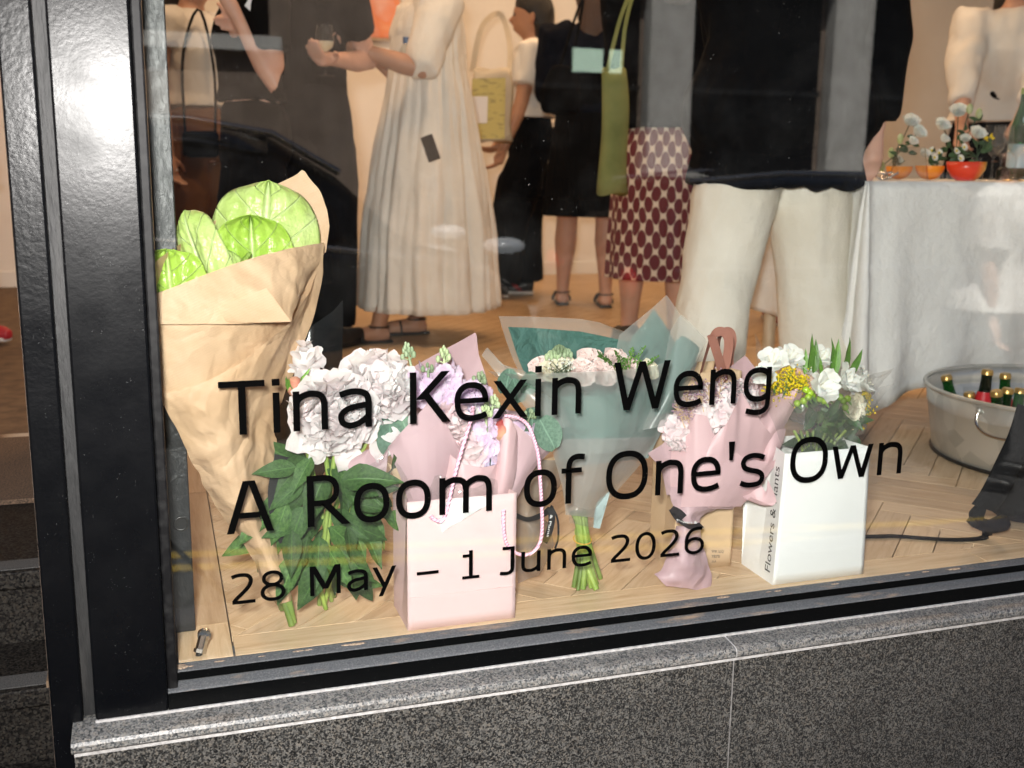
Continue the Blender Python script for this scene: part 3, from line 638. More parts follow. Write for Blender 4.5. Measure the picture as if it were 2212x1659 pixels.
GL = {
 'T': (616, lambda: rect(8, 641, 608, 727) + rect(260, 0, 357, 641)),
 'i': (274, lambda: rect(91, 0, 183, 546) + rect(85, 638, 189, 733)),
 'n': (633, lambda: rect(81, 0, 172, 546) + arch(128, 1.03)),
 'm': (973, lambda: rect(81, 0, 172, 546) + arch(128, .97) + arch(483, .97)),
 'u': (633, lambda: rect(462, 0, 553, 546) + stroke([(635 - x, 546 - y) for x, y in sm([(128 + a * 1.03, b) for a, b in ARCH[:-1]]) + [(505, 300), (505, 0)]], 90)),
 'a': (601, lambda: rect(431, 0, 522, 360) + stroke(sm([(476, 330), (468, 415), (420, 478), (300, 506), (190, 496), (84, 462)]), 88) + stroke(sm([(476, 318), (340, 300), (200, 268), (112, 205), (98, 140), (128, 68), (215, 33), (320, 52), (410, 105), (476, 160)], 34), 86)),
 'e': (596, lambda: stroke(ell(302, 270, 212, 236, 0, 180, 26), 90) + stroke(sm([(92, 275), (104, 170), (155, 80), (240, 40), (330, 32), (440, 48), (530, 84)]), 88) + rect(95, 246, 552, 322)),
 'o': (607, lambda: stroke(ell(303, 273, 211, 242, 0, 360, 44), 90)),
 'O': (787, lambda: stroke(ell(393, 363, 296, 333, 0, 360, 50), 94)),
 '0': (636, lambda: stroke(ell(318, 363, 218, 333, 0, 360, 44, 2.2), 92)),
 'K': (693, lambda: rect(85, 0, 182, 727) + diag(225, 335, 610, 727, 128) + diag(625, 0, 305, 418, 128)),
 'x': (592, lambda: diag(78, 0, 500, 546, 112) + diag(514, 0, 92, 546, 112)),
 'W': (989, lambda: diag(75, 727, 255, 0, 104) + diag(255, 0, 494, 727, 104) + diag(494, 727, 733, 0, 104) + diag(733, 0, 914, 727, 104)),
 'w': (818, lambda: diag(72, 546, 214, 0, 96) + diag(214, 0, 409, 546, 90) + diag(409, 546, 604, 0, 90) + diag(604, 0, 746, 546, 96)),
 'g': (623, lambda: rect(451, 20, 543, 546) + stroke(ell(312, 276, 222, 228, 40, 320, 34), 90) + stroke(sm([(497, 60), (488, -60), (440, -130), (350, -163), (250, -160), (110, -130)]), 86) + stroke([(470, 440), (497, 470)], 60)),
 'A': (684, lambda: diag(58, 0, 310, 727, 106) + diag(626, 0, 374, 727, 106) + rect(190, 205, 494, 285)),
 'R': (695, lambda: rect(85, 0, 182, 727) + rect(182, 643, 330, 727) + rect(182, 288, 320, 370) + stroke(ell(318, 507, 178, 178, 90, -90, 20, 2.3), 84) + diag(630, 0, 340, 320, 126)),
 'f': (352, lambda: rect(90, 0, 181, 470) + stroke(sm([(135, 440), (138, 590), (180, 680), (270, 712), (380, 702)]), 86) + rect(20, 466, 340, 544)),
 "'": (269, lambda: [[V((104, 460)), V((165, 460)), V((190, 760)), V((79, 760))]]),
 's': (521, lambda: stroke(sm([(52, 78), (150, 42), (250, 32), (370, 48), (430, 105), (424, 190), (350, 242), (230, 272), (125, 312), (86, 380), (108, 456), (185, 500), (280, 508), (370, 496), (455, 462)], 44), 84)),
 '2': (636, lambda: rect(78, 0, 572, 84) + stroke(sm([(84, 655), (180, 690), (290, 698), (410, 680), (478, 605), (480, 500), (420, 385), (310, 265), (190, 150), (104, 50)], 40), 92)),
 '8': (636, lambda: stroke(ell(318, 545, 190, 150, 0, 360, 34, 2.1), 84) + stroke(ell(318, 208, 226, 176, 0, 360, 38, 2.1), 88)),
 '6': (636, lambda: stroke(ell(330, 226, 214, 194, 0, 360, 38, 2.1), 90) + stroke(sm([(118, 240), (112, 380), (150, 540), (250, 655), (400, 695), (520, 690)], 28), 90)),
 '1': (636, lambda: rect(282, 0, 372, 733) + rect(120, 0, 534, 76) + rect(130, 560, 285, 636)),
 'M': (843, lambda: rect(85, 0, 176, 727) + rect(667, 0, 758, 727) + diag(150, 727, 421, 150, 128) + diag(693, 727, 421, 150, 128)),
 'y': (592, lambda: diag(76, 546, 300, 30, 104) + diag(516, 546, 205, -200, 100)),
 '\u2013': (636, lambda: rect(0, 232, 636, 312)),
 'J': (455, lambda: rect(284, 190, 378, 727) + rect(92, 645, 300, 727) + stroke(sm([(331, 200), (318, 100), (250, 42), (150, 34), (36, 48)]), 88)),
}
def word(txt, xl, xr, zb, cap, parent):
    adv = 0; g = []
    for ch in txt: a, f_ = GL[ch]; g.append((adv, f_())); adv += a
    xs = [p.x + o for o, q in g for f_ in q for p in f_]; x0, x1 = min(xs), max(xs); sx = (xr - xl) / (x1 - x0); sz = cap / 727
    for k, (o, q) in enumerate(g):
        b = MB()
        for i, f_ in enumerate(q): b.quad(*[(xl + (p.x + o - x0) * sx, -.0012 - .00002 * (i % 7), zb + p.y * sz) for p in f_])
        b.obj('letter', 'vinyl', parent)
TMP = bpy.data.scenes.new('bake')
def evaluated(o):
    """mesh of one object with its modifiers applied, evaluated in a scene of its own"""
    TMP.collection.objects.link(o)
    with bpy.context.temp_override(scene=TMP, view_layer=TMP.view_layers[0]):
        dg = bpy.context.evaluated_depsgraph_get(); dg.update(); me = bpy.data.meshes.new_from_object(o.evaluated_get(dg))
    bpy.data.objects.remove(o); return me
def textmesh(txt):
    cu = bpy.data.curves.new('g', 'FONT'); cu.body = txt; cu.resolution_u = 4
    return evaluated(bpy.data.objects.new('g', cu))
def smalltext(name, txt, fn, mat, parent):
    """flat print: fn maps unit text coordinates (0..1 along, 0..1 cap height) to world points"""
    me = textmesh(txt); xs = [v.co.x for v in me.vertices]; x0, x1 = min(xs), max(xs); b = base(parent)
    for v in me.vertices: v.co = fn((v.co.x - x0) / (x1 - x0), v.co.y / .69) - b
    me.materials.clear(); me.update(); return link(name, me, mat, parent)
def zat(px, py): return pt(px, py, -.0012).z
lines = [('window_lettering', 'top line of black vinyl lettering on the pane, largest letters', zat(520, 939.5), .0835, [('Tina', 473, 803, 890), ('Kexin', 885, 1254.7, 870), ('Weng', 1324, 1663, 860)]),
         ('window_lettering', 'middle line of black vinyl lettering on the pane, five words', zat(490, 1155), .0835, [('A', 489, 592, 1140), ('Room', 663, 1062, 1080), ('of', 1131, 1261, 1070), ("One's", 1309, 1651, 1020), ('Own', 1706, 1947, 1000)]),
         ('window_lettering', 'bottom line of small black vinyl lettering on the pane, a date range', zat(500, 1307), .0495, [('28', 500, 617, 1290), ('May', 669, 856, 1250), ('–', 900, 947, 1228), ('1', 998, 1035, 1225), ('June', 1079, 1278, 1220), ('2026', 1319, 1520, 1180)])]
for nm, lb, zb, cap, ws in lines:
    t = thing(nm, lb, 'lettering', (.7, -.0012, zb))
    for txt, a, b_, py in ws: word(txt, pt(a, py, 0).x, pt(b_, py, 0).x, zb, cap, t)
LAMP_W, FLASH_W = 7.0, 140

# ------------------------------------------------------------------ lamps: gallery ceiling lights and the camera flash
for i, (x, y) in enumerate(((.4, 2.3), (2.2, 2.3), (4.0, 2.3), (.4, 4.3), (2.2, 4.3), (4.0, 4.3))):
    t = thing('ceiling_light', ('round warm gallery downlight on the ceiling, ' + ('near the window' if y < 3 else 'near the back wall') + (' at the doorway end', ' midway along', ' over the drinks table end')[i % 3]), 'light', (x, y, 2.8), 'gallery ceiling lights')
    MB().lathe([(.11, 2.74), (.11, 2.798)], (x, y, 0), 24, capt=True).obj('housing', 'dark_metal', t, True)
    MB().lathe([(.09, 2.736), (.088, 2.7365)], (x, y, 0), 24).obj('lit_face', 'lamp_face', t)
    l = bpy.data.lights.new('lamp', 'AREA'); l.shape = 'DISK'; l.size = .3; l.energy = LAMP_W; l.color = (1, .63, .36)
    lo = bpy.data.objects.new('lamp', l); C.objects.link(lo); lo.parent = t; lo.location = (0, 0, -.075)
FX = V((-.10, -1.69, .91))
t = thing('camera_flash', 'lit camera flash on a stand, its hotspot mirrored in the black post', 'flash', (FX.x, FX.y, PZ))
tgt = V((1.15, 1.8, .70)); fd = (tgt - FX).normalized()
b = MB(); b.box((-.038, -.028, -.09), (.038, .028, -.002))
q = fd.to_track_quat('-Z', 'Y').to_matrix()
for v in b.v: v.xyz = q @ V((v.x, v.y, v.z + .092)) + FX
b.obj('flash_head', 'dark_metal', t, bevel=.006)
b = MB(); b.quad((-.032, -.022, -.001), (-.032, .022, -.001), (.032, .022, -.001), (.032, -.022, -.001))
for v in b.v: v.xyz = q @ v + FX
b.obj('lit_face', 'flash_face', t)
back = FX - fd * .05
MB().tube([(back.x, back.y, PZ + .35), (back.x, back.y, back.z - .03)], .011, 10).obj('pole', 'dark_metal', t, True)
for k in range(3):
    a = k * 2.094 + 3.7; MB().tube([(back.x, back.y, PZ + .42), (back.x + .34 * math.cos(a), back.y + .34 * math.sin(a) * .3 - .1, PZ + .008)], .009, 8).obj('leg', 'dark_metal', t, True)
l = bpy.data.lights.new('flash_light', 'SPOT'); l.energy = FLASH_W; l.color = (1, .965, .93); l.spot_size = math.radians(112); l.spot_blend = .9; l.shadow_soft_size = .07
lo = bpy.data.objects.new('flash_light', l); C.objects.link(lo); lo.parent = t
lo.location = FX + fd * .012 - base(t); lo.rotation_euler = fd.to_track_quat('-Z', 'Y').to_euler()

# ------------------------------------------------------------------ plant pieces
def grid_me(fn, nu, nv):
    rows = [[fn(-1 + 2 * i / (nu - 1), j / (nv - 1)) for i in range(nu)] for j in range(nv)]
    b = MB().grid(rows); return b.v, b.f, [(i / (nu - 1), j / (nv - 1)) for j in range(nv) for i in range(nu)]
def petal_shape(seed, wd=.5, cup=.35, ruf=.06, tip=.0, roll=0.0, notch=.06):
    r = random.Random(seed); ph = r.random() * 9
    def f(u, v):
        prof = (math.sin(math.pi * min(v * .62 + .06, 1)) ** .75)
        x = u * wd * prof; L = v * (1 - .10 * u * u) - tip * u * u * v
        if v > .8: L += (noise.noise(V((u * 5 + ph, seed, 0))) * notch + (notch * .6 if int((u + 1) * 4.5) % 2 else 0)) * (v - .8) * 5
        z = cup * (u * u * .35 * prof + v * v * .55) - roll * max(0, v - .6) ** 2 * 3 + noise.noise(V((u * 2.4 + ph, v * 3, seed))) * ruf * (v + .2)
        return V((x, L, z))
    return grid_me(f, 7, 7)
PET = [petal_shape(k, .52, .35, .07, notch=.09) for k in range(6)]
GUARD = [petal_shape(30 + k, .50, .30, .20, roll=.3, notch=.07) for k in range(6)]
STRAP = [petal_shape(60 + k, .30, .25, .10, notch=.10) for k in range(6)]
ROSEP = [petal_shape(90 + k, .66, .55, .03, roll=.45, notch=.0) for k in range(5)]
POINT = [petal_shape(120 + k, .34, .30, .05, tip=.35, roll=.5, notch=.0) for k in range(4)]
def frame(o, d, n, s):
    """matrix: local y -> d, local z -> close to n"""
    y = d.normalized(); x = y.cross(n); x = x.normalized() if x.length > 1e-5 else y.orthogonal().normalized(); z = x.cross(y)
    return Matrix(((x.x * s, y.x * s, z.x * s, o.x), (x.y * s, y.y * s, z.y * s, o.y), (x.z * s, y.z * s, z.z * s, o.z), (0, 0, 0, 1)))
def cone_dir(ax, el, az):
    a = ax.orthogonal().normalized(); b = ax.cross(a); rad = a * math.cos(az) + b * math.sin(az)
    return (rad * math.cos(el) + ax * math.sin(el)).normalized(), rad
def setuv(me, uv):
    l = me.uv_layers.new(name='UVMap')
    for lp in me.loops: l.data[lp.index].uv = uv[lp.vertex_index]
def mesh_of(shape, mat):
    me = bpy.data.meshes.new('petal'); me.from_pydata([tuple(v) for v in shape[0]], [], shape[1]); me.update(); me.materials.append(MT[mat]); setuv(me, shape[2])
    me.polygons.foreach_set('use_smooth', [True] * len(me.polygons)); return me
_pm = {}
def put(name, shapes, k, mat, parent, mw):
    key = (id(shapes), k % len(shapes), mat)
    if key not in _pm: _pm[key] = mesh_of(shapes[k % len(shapes)], mat)
    o = bpy.data.objects.new(name, _pm[key]); C.objects.link(o); o.parent = parent
    o.matrix_local = Matrix.Translation(-base(parent)) @ mw; return o
def peony(parent, c, ax, r, seed, inner='peony_white', outer='peony_white', loose=0.0, nin=95, name='peony', nguard=9):
    rd = random.Random(seed); ax = ax.normalized(); b = MB(); c = V(c); o = c - ax * r * .45
    for k in range(nin):
        f = (k + .5) / nin; el = math.radians(-12 + 102 * math.asin(min(1, f)) / 1.571); d, rad = cone_dir(ax, el + rd.uniform(-.15, .15), k * 2.399 + rd.uniform(-.3, .3))
        s = r * rd.uniform(.42, .70); j_ = V((rd.uniform(-1, 1), rd.uniform(-1, 1), rd.uniform(-1, 1))); tg = j_ + ax * .7; tg = (tg - d * tg.dot(d)).normalized(); pd = (d * rd.uniform(.35, .8) + tg * .75).normalized()
        b.add((PET if rd.random() < .6 else STRAP)[rd.randrange(6)], frame(c - ax * r * .12 + d * r * rd.uniform(.52, .74) - tg * s * .3, pd, d + j_ * .25, s))
    b.ball(c - ax * r * .12, r * .66, 12, 8)
    fl_ = b.obj(name, inner, parent, True, origin=c)
    for k in range(nguard):
        el = math.radians(rd.uniform(-14, 14) - 45 * loose * rd.random()); d, rad = cone_dir(ax, el, 6.283 * k / nguard + rd.uniform(-.25, .25))
        put('petal', GUARD, rd.randrange(6), outer, fl_, frame(o + d * r * .1, d, ax * rd.uniform(.5, 1) - rad * rd.uniform(.2, .7) + V((rd.uniform(-.4, .4), 0, rd.uniform(-.4, .4))), r * rd.uniform(.95, 1.25)))
    return fl_
def rose(parent, c, ax, r, seed, mat, name='rose', openness=.5):
    rd = random.Random(seed); ax = ax.normalized(); c = V(c); o = c - ax * r * .55; b = MB()
    for k in range(14):
        f = k / 14; d, rad = cone_dir(ax, math.radians(88 - 26 * f), k * 2.399)
        b.add(ROSEP[k % 5], frame(o + rad * r * .10 * f, d, -rad, r * (1.30 - .12 * f)))
    fl_ = b.obj(name, mat, parent, True, origin=c)
    for k in range(11):
        f = k / 11; d, rad = cone_dir(ax, math.radians(62 - 50 * f * openness * 1.3), k * 2.399 + .5)
        put('petal', ROSEP, k, mat, fl_, frame(o + rad * r * (.1 + .15 * f), d, ax * .4 - rad, r * (1.1 + .1 * f)))
    return fl_
def floret(b, c, ax, s, n=4, shapes=PET, seed=0, el=12):
    for k in range(n):
        d, rad = cone_dir(ax, math.radians(el), 6.283 * k / n + seed); b.add(shapes[(k + seed) % len(shapes)], frame(c + d * s * .05, d, ax, s))
def hydrangea(parent, c, R, seed, mat, n=34, sq=(1, .8, .8), s=.016, name='hydrangea'):
    rd = random.Random(seed); b = MB(); c = V(c)
    for k in range(n):
        z = 1 - 2 * (k + .5) / n; a = k * 2.399; rr_ = math.sqrt(1 - z * z); d = V((rr_ * math.cos(a), -abs(rr_ * math.sin(a)) if k % 3 else rr_ * math.sin(a), z))
        p = c + V((d.x * sq[0], d.y * sq[1], d.z * sq[2])) * R; floret(b, p, (d + V((rd.uniform(-.4, .4), rd.uniform(-.4, .4), rd.uniform(-.4, .4)))).normalized(), s * rd.uniform(.85, 1.2), 4, GUARD, seed + k)
    return b.obj(name, mat, parent, True, origin=c)
def stock(parent, p0, p1, seed, mat='stock_lilac', n=16, s=.015, R=.016, buds=9):
    """spike of florets with green buds at the tip"""
    rd = random.Random(seed); p0, p1 = V(p0), V(p1); ax = (p1 - p0).normalized(); b = MB(); g = MB()
    top = p0.lerp(p1, .70)
    g.tube([p0, top, p1 - ax * .006], [.0028, .0024, .0016], 6)
    for k in range(n):
        f = k / n; d, rad = cone_dir(ax, math.radians(18 + 25 * f), k * 2.399 + seed)
        floret(b, p0.lerp(top, f) + rad * R * (1.15 - .35 * f), (rad + V((0, -.6, .15))).normalized(), s * rd.uniform(.85, 1.2) * (1.1 - .25 * f), 5, GUARD, seed + k, 20)
    for k in range(buds):
        f = k / buds; d, rad = cone_dir(ax, .7, k * 2.399); q_ = top.lerp(p1, .25 + .75 * f) + rad * (.011 * (1.1 - f))
        g.tube([top.lerp(p1, .1 + .75 * f), q_], .0011, 5); g.ball(q_ + ax * .003, .0046 * (1.15 - .4 * f), 7, 5, (.8, .8, 1.3))
    so_ = b.obj('stock_flower', mat, parent, True, origin=p0); g.obj('bud_stem', 'stock_bud', so_, True); return so_
def leaf_shape(seed, w_=.24, curl=.25, fold=.12, wave=.03, nv=9, tipp=.9, lob=0):
    def f(u, v):
        prof = math.sin(math.pi * v ** .8) ** tipp * (1 - .25 * v) + .01
        x = u * w_ * prof; return V((x, v, -curl * v * v + fold * abs(u) * prof + wave * math.sin(v * 14 + seed * 2) * u * u))
    return grid_me(f, 5, nv)
LEAF = [leaf_shape(k, .22 + .02 * k, .12 + .12 * k, .10, .03) for k in range(5)]
LANCE = [leaf_shape(k, .12, .1 + .1 * k, .05, .01) for k in range(3)]
ROUND = [grid_me(lambda u, v, k=k: V((u * .46 * (math.sin(math.pi * min(v * .9 + .07, 1)) ** .5), v, -.12 * v * v + .06 * u * u + .015 * math.sin(9 * v + k))), 7, 9) for k in range(3)]
def leaf(parent, p, d, nrm, s, shapes=LEAF, k=0, mat='peony_leaf', name='leaf'): return put(name, shapes, k, mat, parent, frame(V(p), V(d), V(nrm), s))
def stem(parent, pts, r=.004, mat='stem_green', name='stem'): return MB().tube(spline(pts, 8), r, 7).obj(name, mat, parent, True)
def ribbon(parent, pts, wd, mat, nrm=(0, -1, .2), n=22, name='ribbon'): return MB().strip(spline(pts, n), wd, nrm).obj(name, mat, parent, True)

# ------------------------------------------------------------------ 1: anthuriums in kraft paper
kb = thing('bouquet', 'bouquet of glossy green anthuriums in crumpled brown kraft paper', 'bouquet', ptz(628, 1352, 0))
# back of the wrap, with its pointed corner
sheet('wrap_back', [pl([(322, 760, .06), (420, 745, .17), (520, 720, .21), (610, 690, .21), (662, 660, .20)], .19), pl([(318, 655, .055), (420, 640, .20), (540, 610, .24), (640, 575, .23), (695, 560, .21)], .20),
     pl([(316, 585, .05), (345, 557, .06), (400, 520, .15), (470, 472, .215), (540, 431, .24), (600, 397, .24), (640, 378, .24), (655, 364, .24), (668, 385, .235), (692, 412, .23), (707, 455, .225), (712, 490, .22), (704, 545, .21)], .205)], 'kraft_paper', kb, 60, 40, .0025, 12, 3, .6)
wrap_rows = [arc((601, 1303), (632, 1296), .085, .012), arc((574, 1262), (626, 1240), .09, .022), arc((540, 1195), (608, 1185), .10, .032), arc2((487, 1120), (580, 1105), .095, .115, .045), arc2((440, 1050), (588, 1040), .085, .125, .05), arc2((398, 960), (596, 960), .065, .135, .05), arc2((350, 868), (602, 890), .050, .145, .055)]
sheet('wrap_front', wrap_rows + [pl([(336, 852, .046), (390, 843, .040), (450, 822, .042), (520, 785, .050), (580, 735, .066), (632, 690, .095), (672, 625, .13), (702, 545, .175)], .1)], 'kraft_paper', kb, 90, 110, .0075, 24, 7, .6)
sheet('wrap_inner', [arc2((345, 875), (610, 870), .06, .155, .05), arc2((326, 770), (655, 745), .055, .16, .05), arc2((322, 690), (690, 640), .050, .17, .055), pl([(318, 640, .050), (360, 626, .050), (430, 598, .052), (500, 572, .060), (570, 550, .075), (640, 534, .10), (700, 524, .16)], .1)], 'kraft_paper', kb, 54, 44, .0045, 16, 11, .5)
sheet('wrap_flap', [pl([(320, 642, .045), (360, 627, .043), (430, 599, .046), (500, 573, .055), (570, 551, .070), (640, 535, .094), (698, 525, .154)], .1), pl([(324, 676, .036), (380, 668, .034), (450, 655, .036), (520, 640, .042), (590, 625, .052), (640, 600, .080), (684, 575, .145)], .1), pl([(330, 700, .030), (380, 701, .028), (440, 700, .030), (500, 700, .036), (560, 698, .044), (606, 697, .056), (630, 694, .074), (645, 640, .10), (664, 612, .135)], .1)], 'kraft_paper', kb, 70, 34, .0036, 22, 23, .2)
sheet('wrap_corner', [pl([(470, 662), (520, 645), (575, 622)], .030), pl([(480, 682), (550, 670), (605, 662)], .030), pl([(490, 697), (560, 697), (629, 695)], .032)], 'kraft_paper', kb, 20, 12, .0015, 14, 29)
def spathe(name, mat, c, R, L, up, nrm, seed, veins=6, curl=.25, tipc=.3):
    """heart shaped quilted leaf: c = centre, up = direction of the tip"""
    c = V(c); up = up.normalized()
    def f(u, v):
        a = math.pi * v; wd = (math.sin(a) ** .55) * (1.0 - .12 * v) ; y = (1 - math.cos(a)) / 2 * 1.16 - .10 - .16 * abs(u) ** .8 * (1 - v) ** 2 * 1.2
        if v > .93: y += (v - .93) * .7
        x = u * wd * .56
        q = math.sin((v * veins * .62 - abs(u) * .9) * math.pi); quilt = abs(q) ** .7 * .042 * (1 - abs(u) ** 4) * min(1, abs(u) * 4)
        quilt += .013 * math.sin(abs(u) * 19 - v * 9) * (1 - abs(u) ** 3)
        z = quilt + .06 * abs(u) ** .7 - curl * (u * u * .5) - tipc * max(0, v - .72) ** 2 * 2.5 + .02 * math.sin(v * 6 + seed) + .035 * math.sin(v * 17 + seed * 3 + u) * abs(u) ** 5
        return V((x * R, (y - .5) * L, z * R))
    me = grid_me(f, 31, 36); mw = frame(c, up, nrm, 1.0); b = MB().add(me, mw); o = b.obj(name, mat, kb, True, origin=c); setuv(o.data, me[2]); o.modifiers.new('thick', 'SOLIDIFY').thickness = .0012; return o
def camdir(px, py, Y): return (V((0, -CD, CH)) - pt(px, py, Y)).normalized()
U3, R3 = UP, RIGHT
spathe('anthurium_spathe', 'anthurium', pt(573, 508, .185), .172, .150, U3 + R3 * .06, camdir(570, 510, .16) + U3 * .15, 1, 6, .30, .5)
spathe('anthurium_spathe', 'anthurium_deep', pt(546, 566, .145), .128, .115, U3 + R3 * -.05, camdir(540, 560, .13) + U3 * .35, 2, 5, -.30, -.2)
spathe('anthurium_spathe', 'anthurium', pt(430, 558, .115), .085, .13, U3 * 1 - R3 * .35, camdir(430, 560, .14) + R3 * -.7 + U3 * .15, 3, 5, .45, .5)
spathe('anthurium_spathe', 'anthurium_deep', pt(366, 604, .082), .105, .072, U3 - R3 * .1, camdir(380, 600, .14) + U3 * .1, 4, 4, -.2, .0)
spathe('anthurium_spathe', 'anthurium', pt(504, 588, .115), .05, .07, U3 + R3 * -.5, camdir(500, 590, .14) + R3 * .3, 5, 4, .5, .3)
for p0, p1 in (((516, 588, .115), (541, 545, .108)), ((338, 640, .065), (362, 633, .06)), ((487, 603, .12), (476, 570, .115))):
    MB().tube(spline([pt(*p0), pt((p0[0] + p1[0]) / 2 - 2, (p0[1] + p1[1]) / 2, p0[2] - .004), pt(*p1)], 7), [.0052, .0055, .0054, .0052, .0048, .004, .002], 9).obj('spadix', 'spadix', kb, True)
for a, b_ in (((606, 1270, .09), (631, 1355, .078)), ((618, 1270, .085), (634, 1346, .082)), ((600, 1280, .10), (609, 1314, .14))):
    p1 = pt(*b_); p1.z = max(p1.z, .006); MB().tube([pt(*a), pt(*a).lerp(p1, .5), p1], .0058, 9).obj('stem', 'stem_green', kb, True)

# ------------------------------------------------------------------ 2: peonies on leafy stems, smoky black sheet behind
pb = thing('bouquet', 'bouquet of big white peonies with leafy stems beside the kraft paper', 'bouquet', ptz(692, 1330, 0))
fwd = V((0, -1, .25))
peony(pb, pt(818, 836, .115), V((.12, -1, .45)), .055, 1, 'peony_white', 'peony_white', .2, 190, nguard=8)
peony(pb, pt(722, 896, .080), V((-.15, -1, .10)), .060, 2, 'peony_white', 'peony_white', .6, 240, nguard=8)
peony(pb, pt(655, 770, .15), V((.1, -.6, .8)), .030, 3, 'peony_white', 'peony_white', .5, 26, 'white_flower', 7)
rd = random.Random(5)
for k, (px, py, dx, dz, s) in enumerate(((748, 965, .05, -1, .050), (800, 970, .6, -.7, .036), (652, 935, -.35, -1, .042), (682, 970, -.1, -1, .034), (886, 908, .25, -1, .022), (820, 945, .9, -.25, .034))):
    put('petal', GUARD, k, 'peony_white', pb, frame(pt(px, py - 12, .085), V((dx, -.1, dz)), V((rd.uniform(-.7, .7), -1, .5)), s))
bud = MB().ball(pt(637, 835, .10), .0135, 14, 9, (1, 1, 1.25)).obj('peony_bud', 'bud_red', pb, True)
for k in range(4):
    d, rad = cone_dir(V((0, -.1, 1)), .9, k * 1.57); leaf(bud, pt(637, 846, .10) + rad * .006, d, rad, .026, LEAF, k, 'bright_leaf', 'sepal')
leaf(pb, pt(646, 832, .098), V((.5, -.2, .8)), V((0, -1, .2)), .034, LANCE, 0, 'bright_leaf')
stem(pb, [pt(637, 850, .10), pt(640, 880, .10), pt(648, 930, .10)], .003)
base_s = ptz(692, 1330, 0)
for k, (px, py, Y, bx) in enumerate(((820, 900, .11, 704), (726, 960, .10, 690), (700, 960, .11, 716), (660, 960, .12, 722), (760, 1000, .11, 700))):
    p = pt(px, py, Y); m_ = pt(705 + (k - 2) * 9, 1210, .115); e = ptz(bx, 1322 - k * 9 % 30, 0); e.z = .006
    stem(pb, [p, p.lerp(m_, .5) + V((rd.uniform(-.01, .01), 0, 0)), m_, e], .0042)
rl = random.Random(11)
for k in range(70):
    f = rl.random(); px = 705 + rl.gauss(0, 32 + 26 * math.sin(f * 3.1)); py = 985 + 245 * f; Y = .105 + rl.uniform(-.045, .05)
    side = 1 if px > 705 else -1; dn = V((side * rl.uniform(.05, .75), -rl.uniform(.0, .55), -rl.uniform(.15, 1.0) if f > .25 else rl.uniform(-.6, .25)))
    leaf(pb, pt(px, py, Y), dn, V((side * .3 + rl.uniform(-.5, .5), -1, rl.uniform(0, .7))), rl.uniform(.052, .092), LEAF, rl.randrange(5), 'peony_leaf')
for px, py, dx, dz, s in ((640, 1010, -.9, .05, .07), (655, 1040, -.8, -.5, .07), (620, 1085, -.4, -.9, .075), (640, 1130, -.75, -.15, .06), (785, 1060, .8, .1, .06), (770, 1090, .9, -.15, .05)):
    leaf(pb, pt(px, py, .075), V((dx, -.25, dz)), V((0, -1, .55)), s, LEAF, 1, 'peony_leaf')
# smoked film standing behind the peonies, with printed ribbon
bs = sheet('wrap_back', [arc((596, 1185), (640, 1190), .17, .02), arc((588, 1050), (680, 1060), .19, .04), arc((592, 900), (735, 930), .21, .04), pl([(600, 760), (625, 728), (672, 705), (715, 675), (740, 648)], .22, .02)], 'smoke_film', pb, 30, 40, .0025, 9, 41)
rb = ribbon(pb, [pt(612, 985, .12), pt(598, 1060, .10), pt(604, 1120, .088), pt(622, 1165, .085)], .030, 'black_ribbon', (.2, -1, .1), 18)
smalltext('print', 'NGS', lambda u, v: pt(597 + 14 * u + 5 * v, 1098 + 13 * u - 8 * v, .079 - .0 * u), 'white_print', rb)
smalltext('print', 'TIU', lambda u, v: pt(592 + 5 * u + 4 * v, 1078 + 6 * u - 6 * v, .082), 'white_print', rb)

# ------------------------------------------------------------------ paper bags
def paper_bag(name, label, x0, x1, y0, y1, ztop, mat, yaw=0, crease=.0, flare=.0):
    t = thing(name, label, 'paper bag', ((x0 + x1) / 2, (y0 + y1) / 2, 0))
    def face(nm, a, b_, belly=0.0, n=(0, -1)):
        rows = []
        for j in range(13):
            z = ztop * j / 12; rows.append([])
            for i in range(25):
                u = i / 24; p = V((a[0] + (b_[0] - a[0]) * u, a[1] + (b_[1] - a[1]) * u, z))
                d = belly * math.sin(math.pi * u) * math.sin(math.pi * j / 12) + .0008 * noise.noise(p * 14) + crease * min(1 - abs(2 * u - 1), z / .105 if z < .105 else max(0, 1 - (z - .105) / .16))
                p.x += n[0] * d - (flare * (j / 12) * (u - .5) * 2 if n[1] else -0); p.y += n[1] * d; rows[-1].append(p)
        return MB().grid(rows).obj(nm, mat, t, True, solid=.0008)
    fr_ = face('front_panel', (x0, y0), (x1, y0), .0015); face('back_panel', (x1, y1), (x0, y1), .0, (0, 1))
    mz = (y0 + y1) / 2
    for nm, x, s in (('side_panel', x0, 1), ('side_panel', x1, -1)):
        rows = []
        for j in range(13):
            z = ztop * j / 12; g_ = .012 * (j / 12) ** .6; fx = flare * j / 12 * s
            rows.append([V((x + fx, y0 + .0004, z)), V((x + s * g_ * .5 + fx, (y0 + mz) / 2, z)), V((x + s * g_ + fx, mz, z)), V((x + s * g_ * .5 + fx, (y1 + mz) / 2, z)), V((x + fx, y1 - .0004, z))])
        MB().grid(rows).obj(nm, mat, t, False, solid=.0008)
    MB().box((x0 + .001, y0 + .001, .0005), (x1 - .001, y1 - .001, .002)).obj('base_panel', mat, t)
    return t
zt = pt(1000, 1076, .012).z
bagp = paper_bag('gift_bag', 'pale pink paper gift bag with twisted pink rope handles', .368, .556, .016, .128, zt, 'pink_card')
MB().box((.3685, .0138, .0585), (.5555, .0150, .0592)).obj('fold_line', 'pink_card', bagp)
